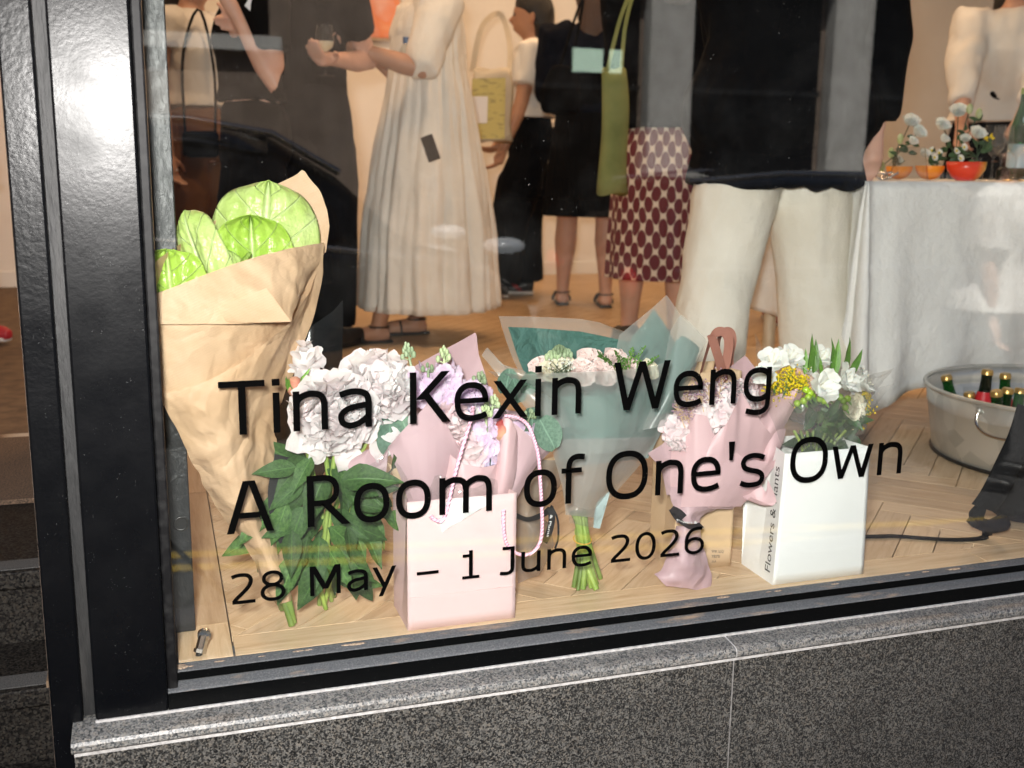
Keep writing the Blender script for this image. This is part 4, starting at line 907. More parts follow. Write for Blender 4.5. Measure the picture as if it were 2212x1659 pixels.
def rope(parent, pts, r=.0032): return MB().tube(spline(pts, 60), r, 9).obj('rope_handle', 'pink_rope', parent, True)
rope(bagp, [pt(933, 1118, .012), pt(938, 1122, .006), pt(952, 1126, .005), pt(963, 1110, .006), pt(975, 1060, .006), pt(988, 1005, .005), pt(1004, 950, .006), pt(1018, 905, .02), pt(1022, 880, .04)])
rope(bagp, [pt(1088, 1105, .012), pt(1087, 1125, .006), pt(1090, 1160, .006), pt(1098, 1180, .008), pt(1120, 1197, .010), pt(1145, 1196, .010), pt(1165, 1175, .010), pt(1171, 1140, .008), pt(1170, 1090, .006), pt(1167, 1040, .005), pt(1163, 985, .006), pt(1152, 945, .007), pt(1140, 918, .010), pt(1118, 902, .03), pt(1090, 898, .04)])
for px, py in ((933, 1118), (1088, 1105)): MB().ball(pt(px, py, .0115), .0042, 10, 6, (1, .4, 1)).obj('eyelet', 'pink_rope', bagp, True)
ztw = pt(1750, 978, .012).z
bagw = paper_bag('gift_bag', 'white paper gift bag with grey lettering down its side', 1.066, 1.266, .018, .132, ztw, 'white_card', crease=.0035, flare=.0085)
xs_ = 1.0655
smalltext('print', 'Flowers & Plants', lambda u, v: V((1.0650 + .0085 * (.020 + .205 * u) / ztw, .030 + .018 * v, .020 + .205 * u)), 'dark_print', bagw)
kbg = paper_bag('gift_bag', 'brown kraft paper bag with brown ribbon handles behind the mauve bouquet', .915, 1.04, .130, .235, pt(1570, 800, .14).z, 'kraft_bag')
for dy, off in ((.135, 0), (.215, 26)):
    ribbon(kbg, [pt(1508 + off, 830, dy), pt(1524 + off, 770, dy - .01), pt(1540 + off * .6, 726, dy - .02), pt(1560 + off * .6, 716, dy - .02), pt(1574 + off * .3, 735, dy - .02), pt(1570 + off * .2, 775, dy - .01), pt(1556 + off, 830, dy)], .017, 'brown_ribbon', lambda t: V((math.cos(t * 3.1) * .9, -.9, .25)), 40, 'ribbon_handle')
ribbon(kbg, [pt(1536, 722, .115), pt(1548, 760, .108), pt(1560, 800, .112), pt(1566, 826, .12)], .022, 'brown_ribbon', (.3, -1, .1), 20, 'ribbon_handle')
for k, (tx, y_) in enumerate((('WIK 5LQ', 1194), ('7870', 1205), ('.co.uk', 1215))):
    smalltext('print', tx, lambda u, v, y_=y_, k=k: pt(1537 + (26 - 8 * k) * u, y_ - 6 * v, .1285), 'dark_print', kbg)

# ------------------------------------------------------------------ 3: mauve bouquet standing in the pink bag
mb = thing('bouquet', 'lilac stock and pink peony bouquet in mauve paper standing in the pink bag', 'bouquet', (.46, .07, .005))
sheet('wrap_back', [arc((905, 1110), (1090, 1105), .125, -.0), arc((860, 990), (1120, 985), .16, -.02), arc((850, 890), (1130, 890), .18, -.03), pl([(862, 812), (905, 785), (960, 755), (1000, 734), (1029, 717), (1034, 765), (1046, 800), (1060, 850), (1110, 905), (1150, 930)], .185, -.03)], 'mauve_paper', mb, 46, 40, .0018, 8, 51)
sheet('wrap_front', [arc((890, 1120), (952, 1120), .060, .012), arc((868, 1040), (978, 1040), .055, .022), arc((845, 985), (1000, 975), .055, .025), pl([(838, 966, .07), (865, 935), (900, 898), (931, 863, .05), (958, 905), (985, 955), (1003, 982, .05)], .045, .01)], 'mauve_paper', mb, 40, 36, .0016, 8, 52)
sheet('wrap_front', [arc((955, 1120), (1050, 1118), .045, .012), arc((962, 1060), (1068, 1050), .040, .020), pl([(958, 955, .06), (975, 985, .04), (1000, 1002, .028), (1040, 1010, .028), (1072, 1004, .04), (1088, 970, .06)], .04)], 'rose_paper', mb, 34, 26, .0014, 8, 53)
sheet('wrap_front', [arc((1048, 1120), (1088, 1112), .055, .01), arc((1066, 1040), (1112, 1030), .045, .015), pl([(1085, 905, .06), (1090, 895, .05), (1104, 908, .045), (1116, 930, .05), (1118, 950, .06)], .05)], 'rose_paper', mb, 20, 26, .0014, 8, 54)
sheet('wrap_side', [arc((1060, 1120), (1100, 1110), .075, .01), arc((1090, 1040), (1150, 1020), .075, .015), pl([(1100, 905, .07), (1130, 930, .06), (1160, 955, .06), (1188, 966, .075), (1212, 955, .10)], .06)], 'mauve_paper', mb, 26, 26, .0018, 8, 55)
sheet('wrap_flap', [pl([(776, 1042), (800, 1040), (832, 1032)], .07), pl([(760, 1025), (790, 1015), (836, 1008)], .06), pl([(752, 1005), (790, 985), (815, 1000), (838, 975)], .07), pl([(765, 985), (800, 965), (820, 985), (846, 958)], .085)], 'mauve_paper', mb, 26, 22, .004, 14, 56, 0)
sheet('cellophane', [arc((945, 1108), (1066, 1105), .034, .014), arc((930, 1070), (1075, 1060), .036, .02), pl([(905, 1040), (950, 1025), (1000, 1045), (1050, 1030), (1085, 1040)], .04, .012)], 'cellophane', mb, 30, 20, .004, 24, 57)
sheet('cellophane', [arc((820, 1075), (905, 1080), .055, .01), arc((800, 1040), (890, 1035), .05, .01), pl([(780, 1015), (830, 985), (880, 990)], .055)], 'cellophane', mb, 24, 20, .003, 20, 58)
sheet('white_tissue', [arc((955, 1150), (1030, 1105), .0095, .001), arc((950, 1105), (1060, 1085), .010, .002), arc((965, 1078), (1062, 1070), .020, .008)], 'white_tissue', mb, 24, 16, .0015, 30, 59)
stock(mb, pt(965, 880, .12), pt(958, 752, .12), 61, n=20, s=.017, R=.02); stock(mb, pt(905, 870, .13), pt(878, 745, .115), 62, n=10, s=.014, buds=12)
stock(mb, pt(1015, 890, .13), pt(1040, 808, .12), 63, n=18, s=.017, R=.02); stock(mb, pt(1050, 955, .09), pt(1068, 858, .085), 64, n=20, s=.016, R=.018)
stock(mb, pt(1055, 985, .07), pt(1048, 878, .06), 65, n=18, s=.015, R=.015); stock(mb, pt(1120, 955, .10), pt(1150, 888, .085), 66, n=8, s=.013, R=.012, buds=5)
stock(mb, pt(925, 850, .10), pt(925, 790, .10), 67, n=10, s=.015, R=.016, buds=4)
hydrangea(mb, pt(1040, 930, .10), .04, 68, 'stock_white', 20, (1.2, .5, 1), .016, 'white_stock'); hydrangea(mb, pt(1058, 985, .075), .024, 69, 'hydrangea_lilac', 26, (1, .7, 1), .012)
hydrangea(mb, pt(990, 885, .12), .035, 70, 'stock_lilac', 30, (1.3, .7, 1), .016, 'lilac_stock')
peony(mb, pt(975, 912, .085), V((.1, -1, .35)), .034, 71, 'peony_pink', 'peony_pink', .2, 70); peony(mb, pt(1018, 972, .055), V((.0, -.75, .6)), .027, 72, 'peony_pink', 'peony_pink', 0, 26, nguard=7)
MB().ball(pt(1086, 930, .06), .0165, 16, 10, (.95, 1, 1.2)).obj('peony_bud', 'bud_red', mb, True)
for px, py, Y, dx, dz, s in ((842, 915, .085, .0, -1, .055), (868, 905, .10, .35, -.9, .06), (840, 880, .1, .1, -1, .05), (1165, 905, .075, .45, -.8, .062), (1148, 880, .10, .05, -1, .05), (1120, 870, .12, -.2, .9, .045), (1135, 850, .11, .3, 1, .04), (1090, 850, .13, .2, 1, .045)):
    leaf(mb, pt(px, py, Y), V((dx, -.15, dz)), V((.15, -1, .35)), s, ROUND, int(px) % 3, 'eucalyptus')
leaf(mb, pt(1062, 970, .06), V((.1, -.1, -1)), V((.4, -1, .2)), .04, LEAF, 1, 'dark_leaf')
for k in range(9): MB().tube(spline([pt(838 + k * 3, 1000 + k * 2, .075), pt(858 + k * 3.5, 1040, .07), pt(886 + k * 3, 1085 + k, .06)], 7), .0010, 4).obj('grass_stalk', 'kraft_bag', mb)

# ------------------------------------------------------------------ grey film bundle behind the pink bag
gb = thing('bouquet', 'foot of a bouquet in grey cellophane tied with black printed ribbon behind the pink bag', 'bouquet', ptz(1140, 1240, 0))
sheet('wrap_front', [arc((1118, 1262), (1165, 1240), .16, .02), arc((1110, 1190), (1195, 1180), .15, .04), arc((1112, 1135), (1182, 1130), .15, .035), arc((1118, 1112), (1165, 1112), .155, .02), arc((1105, 1060), (1210, 1050), .16, .04), arc((1100, 1000), (1240, 990), .17, .05)], 'grey_film', gb, 34, 40, .006, 22, 75)
sheet('wrap_front', [arc((1118, 1240), (1160, 1225), .18, .02), arc((1112, 1120), (1170, 1115), .18, .03), arc((1110, 1000), (1220, 985), .19, .04)], 'kraft_bag', gb, 24, 24, .005, 18, 76)
rb = ribbon(gb, [pt(1112, 1112, .125), pt(1140, 1122, .112), pt(1172, 1112, .115), pt(1190, 1098, .12)], .014, 'black_ribbon', (0, -.3, 1)); ribbon(gb, [pt(1188, 1095, .115), pt(1192, 1120, .11), pt(1186, 1150, .108), pt(1175, 1172, .11)], .013, 'black_ribbon'); ribbon(gb, [pt(1190, 1092, .115), pt(1204, 1120, .11), pt(1206, 1160, .11), pt(1199, 1185, .112)], .004, 'black_ribbon')
smalltext('print', '& Plants', lambda u, v: pt(1189 - 8 * u + 5 * v, 1112 + 48 * u, .106), 'white_print', rb)

# ------------------------------------------------------------------ 4: roses in frosted film and green tissue
gt = thing('bouquet', 'bouquet of pale roses in frosted film and dark green tissue, bare stems on the floor', 'bouquet', ptz(1270, 1285, 0))
sheet('film_back', [arc((1180, 900), (1440, 890), .22, -.02), arc((1115, 790), (1500, 780), .24, -.04), pl([(1077, 683), (1120, 683), (1180, 685), (1255, 689), (1300, 697), (1349, 716)], .25, -.03)], 'frosted_film', gt, 44, 30, .0018, 8, 81)
sheet('tissue_back', [arc((1190, 900), (1440, 890), .215, -.02), arc((1130, 800), (1490, 790), .232, -.04), pl([(1097, 706), (1150, 708), (1255, 716), (1345, 735), (1400, 742)], .242, -.03)], 'green_tissue', gt, 44, 30, .0022, 14, 82)
sheet('film_peak', [arc((1330, 850), (1480, 830), .215, .01), arc((1330, 770), (1490, 760), .21, .012), pl([(1338, 724), (1375, 693), (1410, 664), (1440, 637), (1458, 662), (1482, 700)], .205)], 'frosted_film', gt, 30, 26, .0014, 8, 83)
sheet('tissue_peak', [arc((1340, 850), (1460, 840), .224, .01), arc((1350, 775), (1465, 765), .219, .012), pl([(1366, 728), (1390, 700), (1412, 667), (1436, 700), (1448, 722)], .213)], 'green_tissue', gt, 30, 26, .0022, 16, 84)
sheet('tissue_back', [arc((1215, 1010), (1400, 990), .17, .01), arc((1190, 930), (1440, 910), .19, .02), arc((1160, 870), (1460, 850), .20, .02)], 'teal_paper', gt, 30, 16, .002, 12, 85)
# front film with cream band, then tissue behind it
fr_rows = [arc((1222, 1112), (1284, 1118), .10, .012), arc((1217, 1075), (1315, 1080), .105, .035), arc((1203, 1010), (1378, 1010), .115, .055), arc((1178, 935), (1432, 930), .13, .075), arc((1130, 860), (1468, 852), .15, .095)]
sheet('film_front', fr_rows + [pl([(1054, 800, .17), (1110, 808, .10), (1180, 806, .07), (1260, 803, .055), (1340, 800, .06), (1420, 788, .09), (1470, 770, .13)], .1)], 'frosted_film', gt, 50, 60, .0030, 12, 86, .6)
sheet('film_lower', [arc((1224, 1110), (1282, 1115), .106, .012), arc((1221, 1070), (1311, 1075), .112, .035), arc((1208, 1010), (1372, 1005), .122, .055), arc((1190, 950), (1420, 945), .135, .072)], 'grey_film', gt, 44, 44, .005, 18, 87, .5)
sheet('tissue_front', [arc((1206, 948), (1412, 944), .14, .072), arc((1186, 905), (1436, 898), .15, .082), pl([(1160, 853, .16), (1220, 856, .10), (1300, 856, .075), (1370, 846, .085), (1440, 832, .14)], .12)], 'green_tissue', gt, 44, 22, .0025, 16, 88)
sheet('tissue_front', [arc((1216, 985), (1392, 975), .142, .064), arc((1204, 952), (1416, 944), .147, .068), arc((1196, 925), (1425, 915), .15, .07)], 'teal_paper', gt, 40, 12, .002, 14, 89)
sheet('film_wing', [arc((1380, 930), (1440, 920), .10, .02), arc((1420, 850), (1492, 820), .105, .02), pl([(1448, 715, .14), (1471, 679, .13), (1500, 706, .12), (1527, 735, .12), (1510, 775, .12)], .12)], 'frosted_film', gt, 30, 30, .0015, 8, 90)
sheet('tissue_wing', [arc((1400, 900), (1450, 890), .115, .01), arc((1432, 830), (1490, 800), .115, .01), pl([(1444, 770), (1458, 738), (1474, 724), (1496, 738), (1512, 752), (1500, 790)], .125)], 'green_tissue', gt, 26, 24, .0022, 20, 91)
sheet('film_wing', [arc((1180, 930), (1240, 920), .11, .02), arc((1120, 862), (1200, 850), .12, .02), pl([(1040, 768, .16), (1052, 750, .17), (1080, 785, .15), (1130, 800, .12)], .14)], 'frosted_film', gt, 24, 24, .0015, 8, 92)
for px, py, Y, r, mt, ax in ((1275, 787, .13, .030, 'rose_blush', (.1, -.7, .8)), (1330, 785, .15, .030, 'rose_blush', (.3, -.6, .8)), (1255, 808, .10, .026, 'rose_blush', (-.1, -.8, .6)), (1300, 808, .10, .026, 'rose_blush', (.2, -.8, .6)), (1170, 800, .13, .024, 'rose_blush', (-.4, -.7, .7)), (1200, 800, .11, .026, 'rose_cream', (-.1, -.8, .6)), (1225, 795, .13, .018, 'peach_petal', (0, -.8, .6)), (1365, 800, .12, .022, 'rose_blush', (.3, -.8, .6)), (1400, 800, .13, .02, 'rose_cream', (.3, -.8, .6))):
    rose(gt, pt(px, py, Y), V(ax), r, int(px), mt)
for px, y0, y1, sd in ((1205, 800, 752, 1), (1190, 805, 765, 2), (1218, 800, 760, 3)): stock(gt, pt(px, y0, .12), pt(px + 4, y1, .11), sd, 'rose_cream', 8, .011, .011, 12)
rs = random.Random(8)
for px, y0, dx in ((1330, 805, -40), (1345, 805, -18), (1360, 800, 8), (1375, 805, 18), (1395, 800, 28), (1320, 805, -30), (1350, 810, 0)):
    b = MB(); top = y0 - rs.uniform(30, 58); pts_ = [pt(px + dx * f * f, y0 + (top - y0) * f, .10) for f in (0, .33, .66, 1)]; b.tube(spline(pts_, 8), .0010, 5)
    for q in range(24):
        f = .3 + .7 * q / 24; p = spline(pts_, 25)[int(f * 24)]; a = rs.random() * 6.28; e = p + V((math.cos(a), math.sin(a), .5)) * .008 * (1.25 - f); b.tube([p, e], .0004, 4); b.ball(e, .0016, 5, 4)
    b.obj('greenery_sprig', 'bright_leaf', gt, True)
b = MB(); w_ = MB()
for q in range(26):
    p0 = pt(1175 + 60 * rs.random(), 815, .085); p1 = pt(1165 + 80 * rs.random(), 775 + 25 * rs.random(), .08); b.tube([p0, p1], .0004, 4); w_.ball(p1, .0017, 5, 4)
gy = w_.obj('gypsophila', 'stock_white', gt, True); b.obj('stalks', 'dark_leaf', gy)
for k in range(15):
    a = k * 2.399; q_ = .011 * math.sqrt(k / 15 + .05); c_ = pt(1258, 1165, .105) + V((math.cos(a) * q_, math.sin(a) * q_, 0))
    e = ptz(1268 + (k - 7) * 4.8 * (1 if k % 2 else .6), 1282 - (k * 7 % 32), 0); e.z = .006; t0 = pt(1250 + (k - 7) * 2.2, 1105, .11)
    MB().tube(spline([t0, c_, e], 6), .0036 + .0012 * (k % 3), 8).obj('stem', 'stem_green', gt, True)
MB().tube([pt(1258, 1165, .105) + V((math.cos(a) * .0165, math.sin(a) * .0165, .004 * math.sin(a))) for a in [i * .3142 for i in range(21)]], .0011, 6, False).obj('rubber_band', 'rubber_band', gt, True)
sheet('paper_tail', [pl([(1282, 1140), (1296, 1142)], .085), pl([(1284, 1110), (1312, 1085)], .085), pl([(1290, 1085), (1318, 1060)], .09)], 'teal_paper', gt, 8, 12, .002, 30, 93)
sheet('cellophane', [arc((1230, 1130), (1285, 1140), .085, .008), arc((1228, 1108), (1290, 1112), .088, .012), arc((1222, 1090), (1296, 1095), .092, .014)], 'cellophane', gt, 24, 14, .003, 40, 94)

# ------------------------------------------------------------------ 5: hydrangea and limonium in mauve paper
hb = thing('bouquet', 'blush hydrangea bouquet in pink paper twisted and tied with black printed ribbon', 'bouquet', ptz(1482, 1272, 0))
sheet('wrap_back', [arc((1470, 980), (1670, 985), .16, -.01), arc((1470, 900), (1685, 900), .17, -.03), pl([(1478, 850), (1520, 822), (1560, 806), (1590, 783), (1610, 767), (1628, 790), (1648, 818), (1690, 832), (1730, 836)], .175, -.02)], 'mauve_paper', hb, 40, 30, .0016, 8, 101)
sheet('wrap_side', [arc((1625, 985), (1660, 985), .09, .01), arc((1640, 930), (1697, 918), .09, .02), pl([(1645, 862, .13), (1690, 850, .10), (1725, 838, .085), (1736, 846, .095)], .1)], 'rose_paper', hb, 24, 26, .0014, 8, 102)
sheet('wrap_side', [arc((1640, 1020), (1662, 1010), .075, .008), arc((1645, 985), (1690, 960), .075, .012), arc((1650, 935), (1698, 925), .085, .01)], 'rose_paper', hb, 18, 18, .001, 8, 103)
sheet('wrap_side', [arc((1440, 1070), (1500, 1060), .10, .02), arc((1428, 1015), (1490, 1010), .11, .02), pl([(1399, 979, .12), (1430, 960, .10), (1460, 925, .10), (1484, 890, .11)], .11)], 'mauve_paper', hb, 24, 24, .002, 9, 104)
sheet('wrap_front', [arc((1455, 1092), (1580, 1100), .085, .03), arc((1448, 1040), (1625, 1072), .085, .045), arc((1450, 985), (1660, 1010), .09, .055), pl([(1453, 958, .11), (1490, 968, .075), (1530, 955, .05), (1570, 915, .04), (1592, 868, .05), (1601, 845, .06), (1622, 880, .055), (1655, 925, .06), (1681, 957, .08)], .1)], 'rose_paper', hb, 46, 40, .0020, 8, 105, .5)
sheet('wrap_front', [arc((1470, 1095), (1600, 1094), .060, .022), arc((1480, 1020), (1640, 1050), .055, .025), pl([(1482, 888, .085), (1500, 893, .06), (1528, 899, .055), (1540, 935, .05), (1600, 985, .04), (1660, 1000, .05), (1690, 985, .07)], .07)], 'rose_paper', hb, 40, 34, .0016, 8, 106, .3)
sheet('wrap_roll', [pl([(1600, 1066), (1620, 1060), (1640, 1040)], .055), pl([(1612, 1080), (1645, 1092), (1655, 1062)], .040), pl([(1622, 1074), (1668, 1094), (1678, 1084), (1672, 1064), (1658, 1035)], .030)], 'rose_paper', hb, 24, 14, .001, 8, 107)
sheet('wrap_neck', [arc((1464, 1128), (1512, 1132), .068, .022), arc((1460, 1112), (1516, 1114), .07, .022), arc((1452, 1085), (1560, 1095), .08, .03), arc((1444, 1050), (1600, 1075), .085, .04)], 'mauve_paper', hb, 44, 34, .0060, 34, 108, .2)
sheet('wrap_tail', [pl([(1414, 1240), (1440, 1268), (1480, 1270), (1512, 1276), (1536, 1272)], .045, .012), arc((1430, 1225), (1535, 1235), .055, .03), arc((1446, 1180), (1522, 1190), .062, .03), arc((1462, 1136), (1512, 1140), .068, .022)], 'mauve_paper', hb, 44, 36, .0040, 26, 109)
sheet('wrap_tail', [pl([(1440, 1262), (1480, 1262), (1530, 1262)], .08), arc((1446, 1190), (1520, 1195), .082, 0), arc((1464, 1136), (1510, 1140), .08, 0)], 'mauve_paper', hb, 24, 20, .003, 20, 110)
rb = ribbon(hb, [pt(1452, 1100, .062), pt(1466, 1122, .040), pt(1490, 1138, .038), pt(1516, 1134, .050)], .014, 'black_ribbon', (0, -.5, 1)); ribbon(hb, [pt(1450, 1098, .062), pt(1466, 1106, .050), pt(1478, 1118, .042)], .016, 'black_ribbon', (0, -.6, .8))
smalltext('print', 'Flowers &', lambda u, v: pt(1462 + 44 * u, 1127 + 12 * u - 6 * v - 8 * u * u, .0375), 'white_print', rb)
hydrangea(hb, pt(1545, 895, .105), .058, 111, 'hydrangea_blush', 60, (1.15, .6, .85), .022); hydrangea(hb, pt(1590, 870, .125), .035, 112, 'hydrangea_blush', 30, (1, .7, 1), .02)
hydrangea(hb, pt(1470, 935, .09), .022, 113, 'hydrangea_blush', 16, (1, .6, 1), .02)
rs = random.Random(21)
for px, py, tx, ty in ((1500, 905, 1480, 860), (1520, 890, 1508, 828), (1545, 900, 1560, 815), (1480, 925, 1462, 880), (1490, 915, 1475, 895), (1535, 890, 1530, 835)):
    b = MB(); fl_ = MB(); p0, p1 = pt(px, py, .065), pt(tx, ty, .07); b.tube([p0, p1], .0009, 5)
    for q in range(46):
        f = rs.uniform(.35, 1.05); s_ = p0.lerp(p1, f); e = s_ + V((rs.uniform(-1, 1), rs.uniform(-.6, .6), rs.uniform(-.2, 1))) * .014
        b.tube([s_, e], .0004, 4); floret(fl_, e, V((rs.uniform(-1, 1), -1, rs.uniform(-.3, 1))).normalized(), .0034, 3, STRAP, q, 55)
    lo_ = fl_.obj('limonium', 'limonium', hb, True); b.obj('stalks', 'kraft_bag', lo_)

# ------------------------------------------------------------------ 6: mixed bouquet in cellophane standing in the white bag
wb = thing('bouquet', 'white alstroemeria and yellow goldenrod bouquet in clear cellophane standing in the white bag', 'bouquet', (1.165, .07, .005))
def alstro(px, py, Y, ax, s, seed):
    c = pt(px, py, Y); ax = V(ax).normalized(); fl_ = None; b = MB(); floret(b, c + ax * s * .1, ax, s * .9, 3, POINT, seed, 48); fl_ = b.obj('alstroemeria', 'alstro_white', wb, True, origin=c)
    for k in range(3):
        d, rad = cone_dir(ax, math.radians(35), 2.094 * k + seed + 1.05); put('petal', GUARD, k + seed, 'alstro_white', fl_, frame(c, d, ax - rad * .6, s))
    g = MB()
    for k in range(5): d, rad = cone_dir(ax, 1.2, k * 1.3); g.tube([c, c + d * s * .8], .0005, 4); g.ball(c + d * s * .8, .0014, 5, 4)
    g.obj('stamens', 'rose_cream', fl_)
for k, (px, py, Y, ax, s) in enumerate(((1770, 835, .07, (.0, -1, .35), .040), (1812, 828, .085, (.5, -.8, .5), .042), (1668, 790, .12, (-.4, -.7, .8), .036), (1700, 782, .13, (.0, -.7, .8), .036), (1768, 782, .14, (.1, -.7, .8), .034), (1735, 800, .13, (.1, -.7, .7), .03), (1850, 832, .10, (.7, -.6, .5), .038), (1655, 812, .11, (-.7, -.7, .4), .03))): alstro(px, py, Y, ax, s, k)
rose(wb, pt(1840, 880, .085), V((.3, -.9, .2)), .030, 131, 'rose_cream', 'rose', .25); rose(wb, pt(1735, 822, .12), V((0, -.8, .6)), .024, 132, 'peach_petal', 'carnation', .6)
rs = random.Random(31)
def goldenrod(px, py, tx, ty, Y, n=130, sp=.016):
    b = MB(); g = MB(); p0, p1 = pt(px, py, Y), pt(tx, ty, Y); g.tube([p0, p1], .0012, 5)
    for q in range(n):
        f = rs.uniform(.1, 1.05); o_ = V((rs.gauss(0, 1), rs.gauss(0, .8), rs.gauss(0, .6))) * sp * (1.15 - .55 * f); e = p0.lerp(p1, f) + o_; b.ball(e, rs.uniform(.0014, .0026), 5, 4); 
        if q % 4 == 0: g.tube([p0.lerp(p1, f) - V((0, 0, .006)), e], .0005, 4)
    o = b.obj('goldenrod', 'yellow_floret', wb, True); g.obj('stalks', 'bright_leaf', o)
goldenrod(1690, 860, 1712, 800, .095, 220, .017); goldenrod(1672, 850, 1680, 812, .09, 90, .012); goldenrod(1725, 845, 1738, 818, .085, 90, .011); goldenrod(1875, 890, 1866, 842, .11, 80, .008); goldenrod(1860, 930, 1875, 880, .11, 40, .007)
for px, py, Y in ((1741, 842, .062), (1750, 849, .058), (1746, 858, .055), (1755, 855, .065), (1722, 871, .06), (1736, 866, .07), (1771, 862, .065), (1782, 866, .06), (1815, 858, .065), (1822, 866, .06), (1831, 861, .068), (1826, 880, .06), (1790, 858, .075)):
    be = MB().ball(pt(px, py, Y), .0068, 10, 7).obj('berry', 'berry_green', wb, True)
    leaf(be, pt(px, py + 5, Y), V((.4, -.4, -.4)), V((0, -1, .3)), .012, LEAF, 2, 'bright_leaf', 'calyx')
for k, (px, py, dx, dz, s) in enumerate(((1745, 805, .1, 1, .075), (1758, 812, .02, 1, .07), (1790, 810, .25, 1, .07), (1802, 815, .05, 1, .075), (1815, 815, .35, 1, .08), (1828, 820, .6, .9, .07), (1775, 815, -.3, 1, .06), (1738, 810, .0, 1, .05))):
    leaf(wb, pt(px, py, .11), V((dx, -.05, dz)), V((.3 * (-1) ** k, -1, .1)), s, LANCE, k, 'bright_leaf')
for k in range(46):
    px, py = 1700 + 150 * rs.random(), 870 + 110 * rs.random(); px = 1770 + (px - 1770) * (1 - .45 * (py - 870) / 110)
    leaf(wb, pt(px, py, .07 + .05 * rs.random()), V((rs.uniform(-.8, .8), -.4, rs.uniform(-.6, .7))), V((rs.uniform(-.4, .4), -1, .4)), rs.uniform(.03, .055), LEAF, rs.randrange(5), 'dark_leaf' if k % 3 else 'peony_leaf')
for k in range(9): stem(wb, [pt(1715 + 14 * k, 930, .08), pt(1735 + 7 * k, 980, .075), pt(1745 + 4 * k, 1100, .07)], .003)
sheet('cellophane', [arc((1700, 1000), (1805, 990), .06, .03), arc((1680, 940), (1840, 930), .065, .045), arc((1655, 880), (1880, 860), .085, .055), pl([(1640, 830, .11), (1700, 862, .045), (1760, 858, .032), (1820, 850, .04), (1880, 810, .075), (1930, 795, .11)], .08)], 'cellophane', wb, 40, 34, .005, 20, 141)
sheet('cellophane', [arc((1690, 990), (1820, 980), .12, -.02), arc((1660, 900), (1870, 890), .15, -.03), arc((1640, 820), (1890, 830), .16, -.04), pl([(1630, 718, .15), (1650, 760, .17), (1720, 790, .19), (1760, 750, .19), (1820, 790, .18), (1900, 815, .16), (1926, 800, .14)], .16)], 'cellophane', wb, 40, 34, .003, 14, 142)
sheet('cellophane', [arc((1800, 990), (1850, 960), .06, .01), arc((1840, 920), (1890, 880), .075, .012), pl([(1870, 850), (1905, 835), (1932, 828)], .085)], 'cellophane', wb, 18, 24, .002, 18, 143)

# ------------------------------------------------------------------ people
def blob(shells, voxel, smooth=6, fold=0.0, fsc=6, seed=0, fdir=None):
    """union of closed shells as one continuous surface"""
    b = MB()
    for s_ in shells: n = len(b.v); b.v += s_.v; b.f += [tuple(n + i for i in f) for f in s_.f]
    o = bpy.data.objects.new('t', b.mesh('t'))
    md = o.modifiers.new('r', 'REMESH'); md.mode = 'VOXEL'; md.voxel_size = voxel
    sm_ = o.modifiers.new('s', 'SMOOTH'); sm_.factor = .5; sm_.iterations = smooth
    me = evaluated(o)
    if fold:
        nrm_ = [v.normal.copy() for v in me.vertices]
        for vi, v in enumerate(me.vertices):
            p = v.co.copy(); q = V((p.x * fsc, p.y * fsc, p.z * fsc * .55)); q += noise.noise_vector(q * .6) * .7
            d = noise.noise(q + V((seed, 0, 0))); v.co = p + nrm_[vi] * (abs(d) * 1.6 - .35 + .5 * noise.noise(q * 2.1)) * fold
        me.update()
    return me
def limb(pts, rad, n=10): return MB().tube(pts, rad, n)
def rings(rs_, n=18):
    """closed loft through elliptical rings (centre, axis a, axis b)"""
    rows = [[c + a * math.cos(6.2832 * i / n) + b_ * math.sin(6.2832 * i / n) for i in range(n)] for c, a, b_ in rs_]
    m_ = MB().grid(rows, True); m_.fan(rows[0], True); m_.fan(rows[-1]); return m_
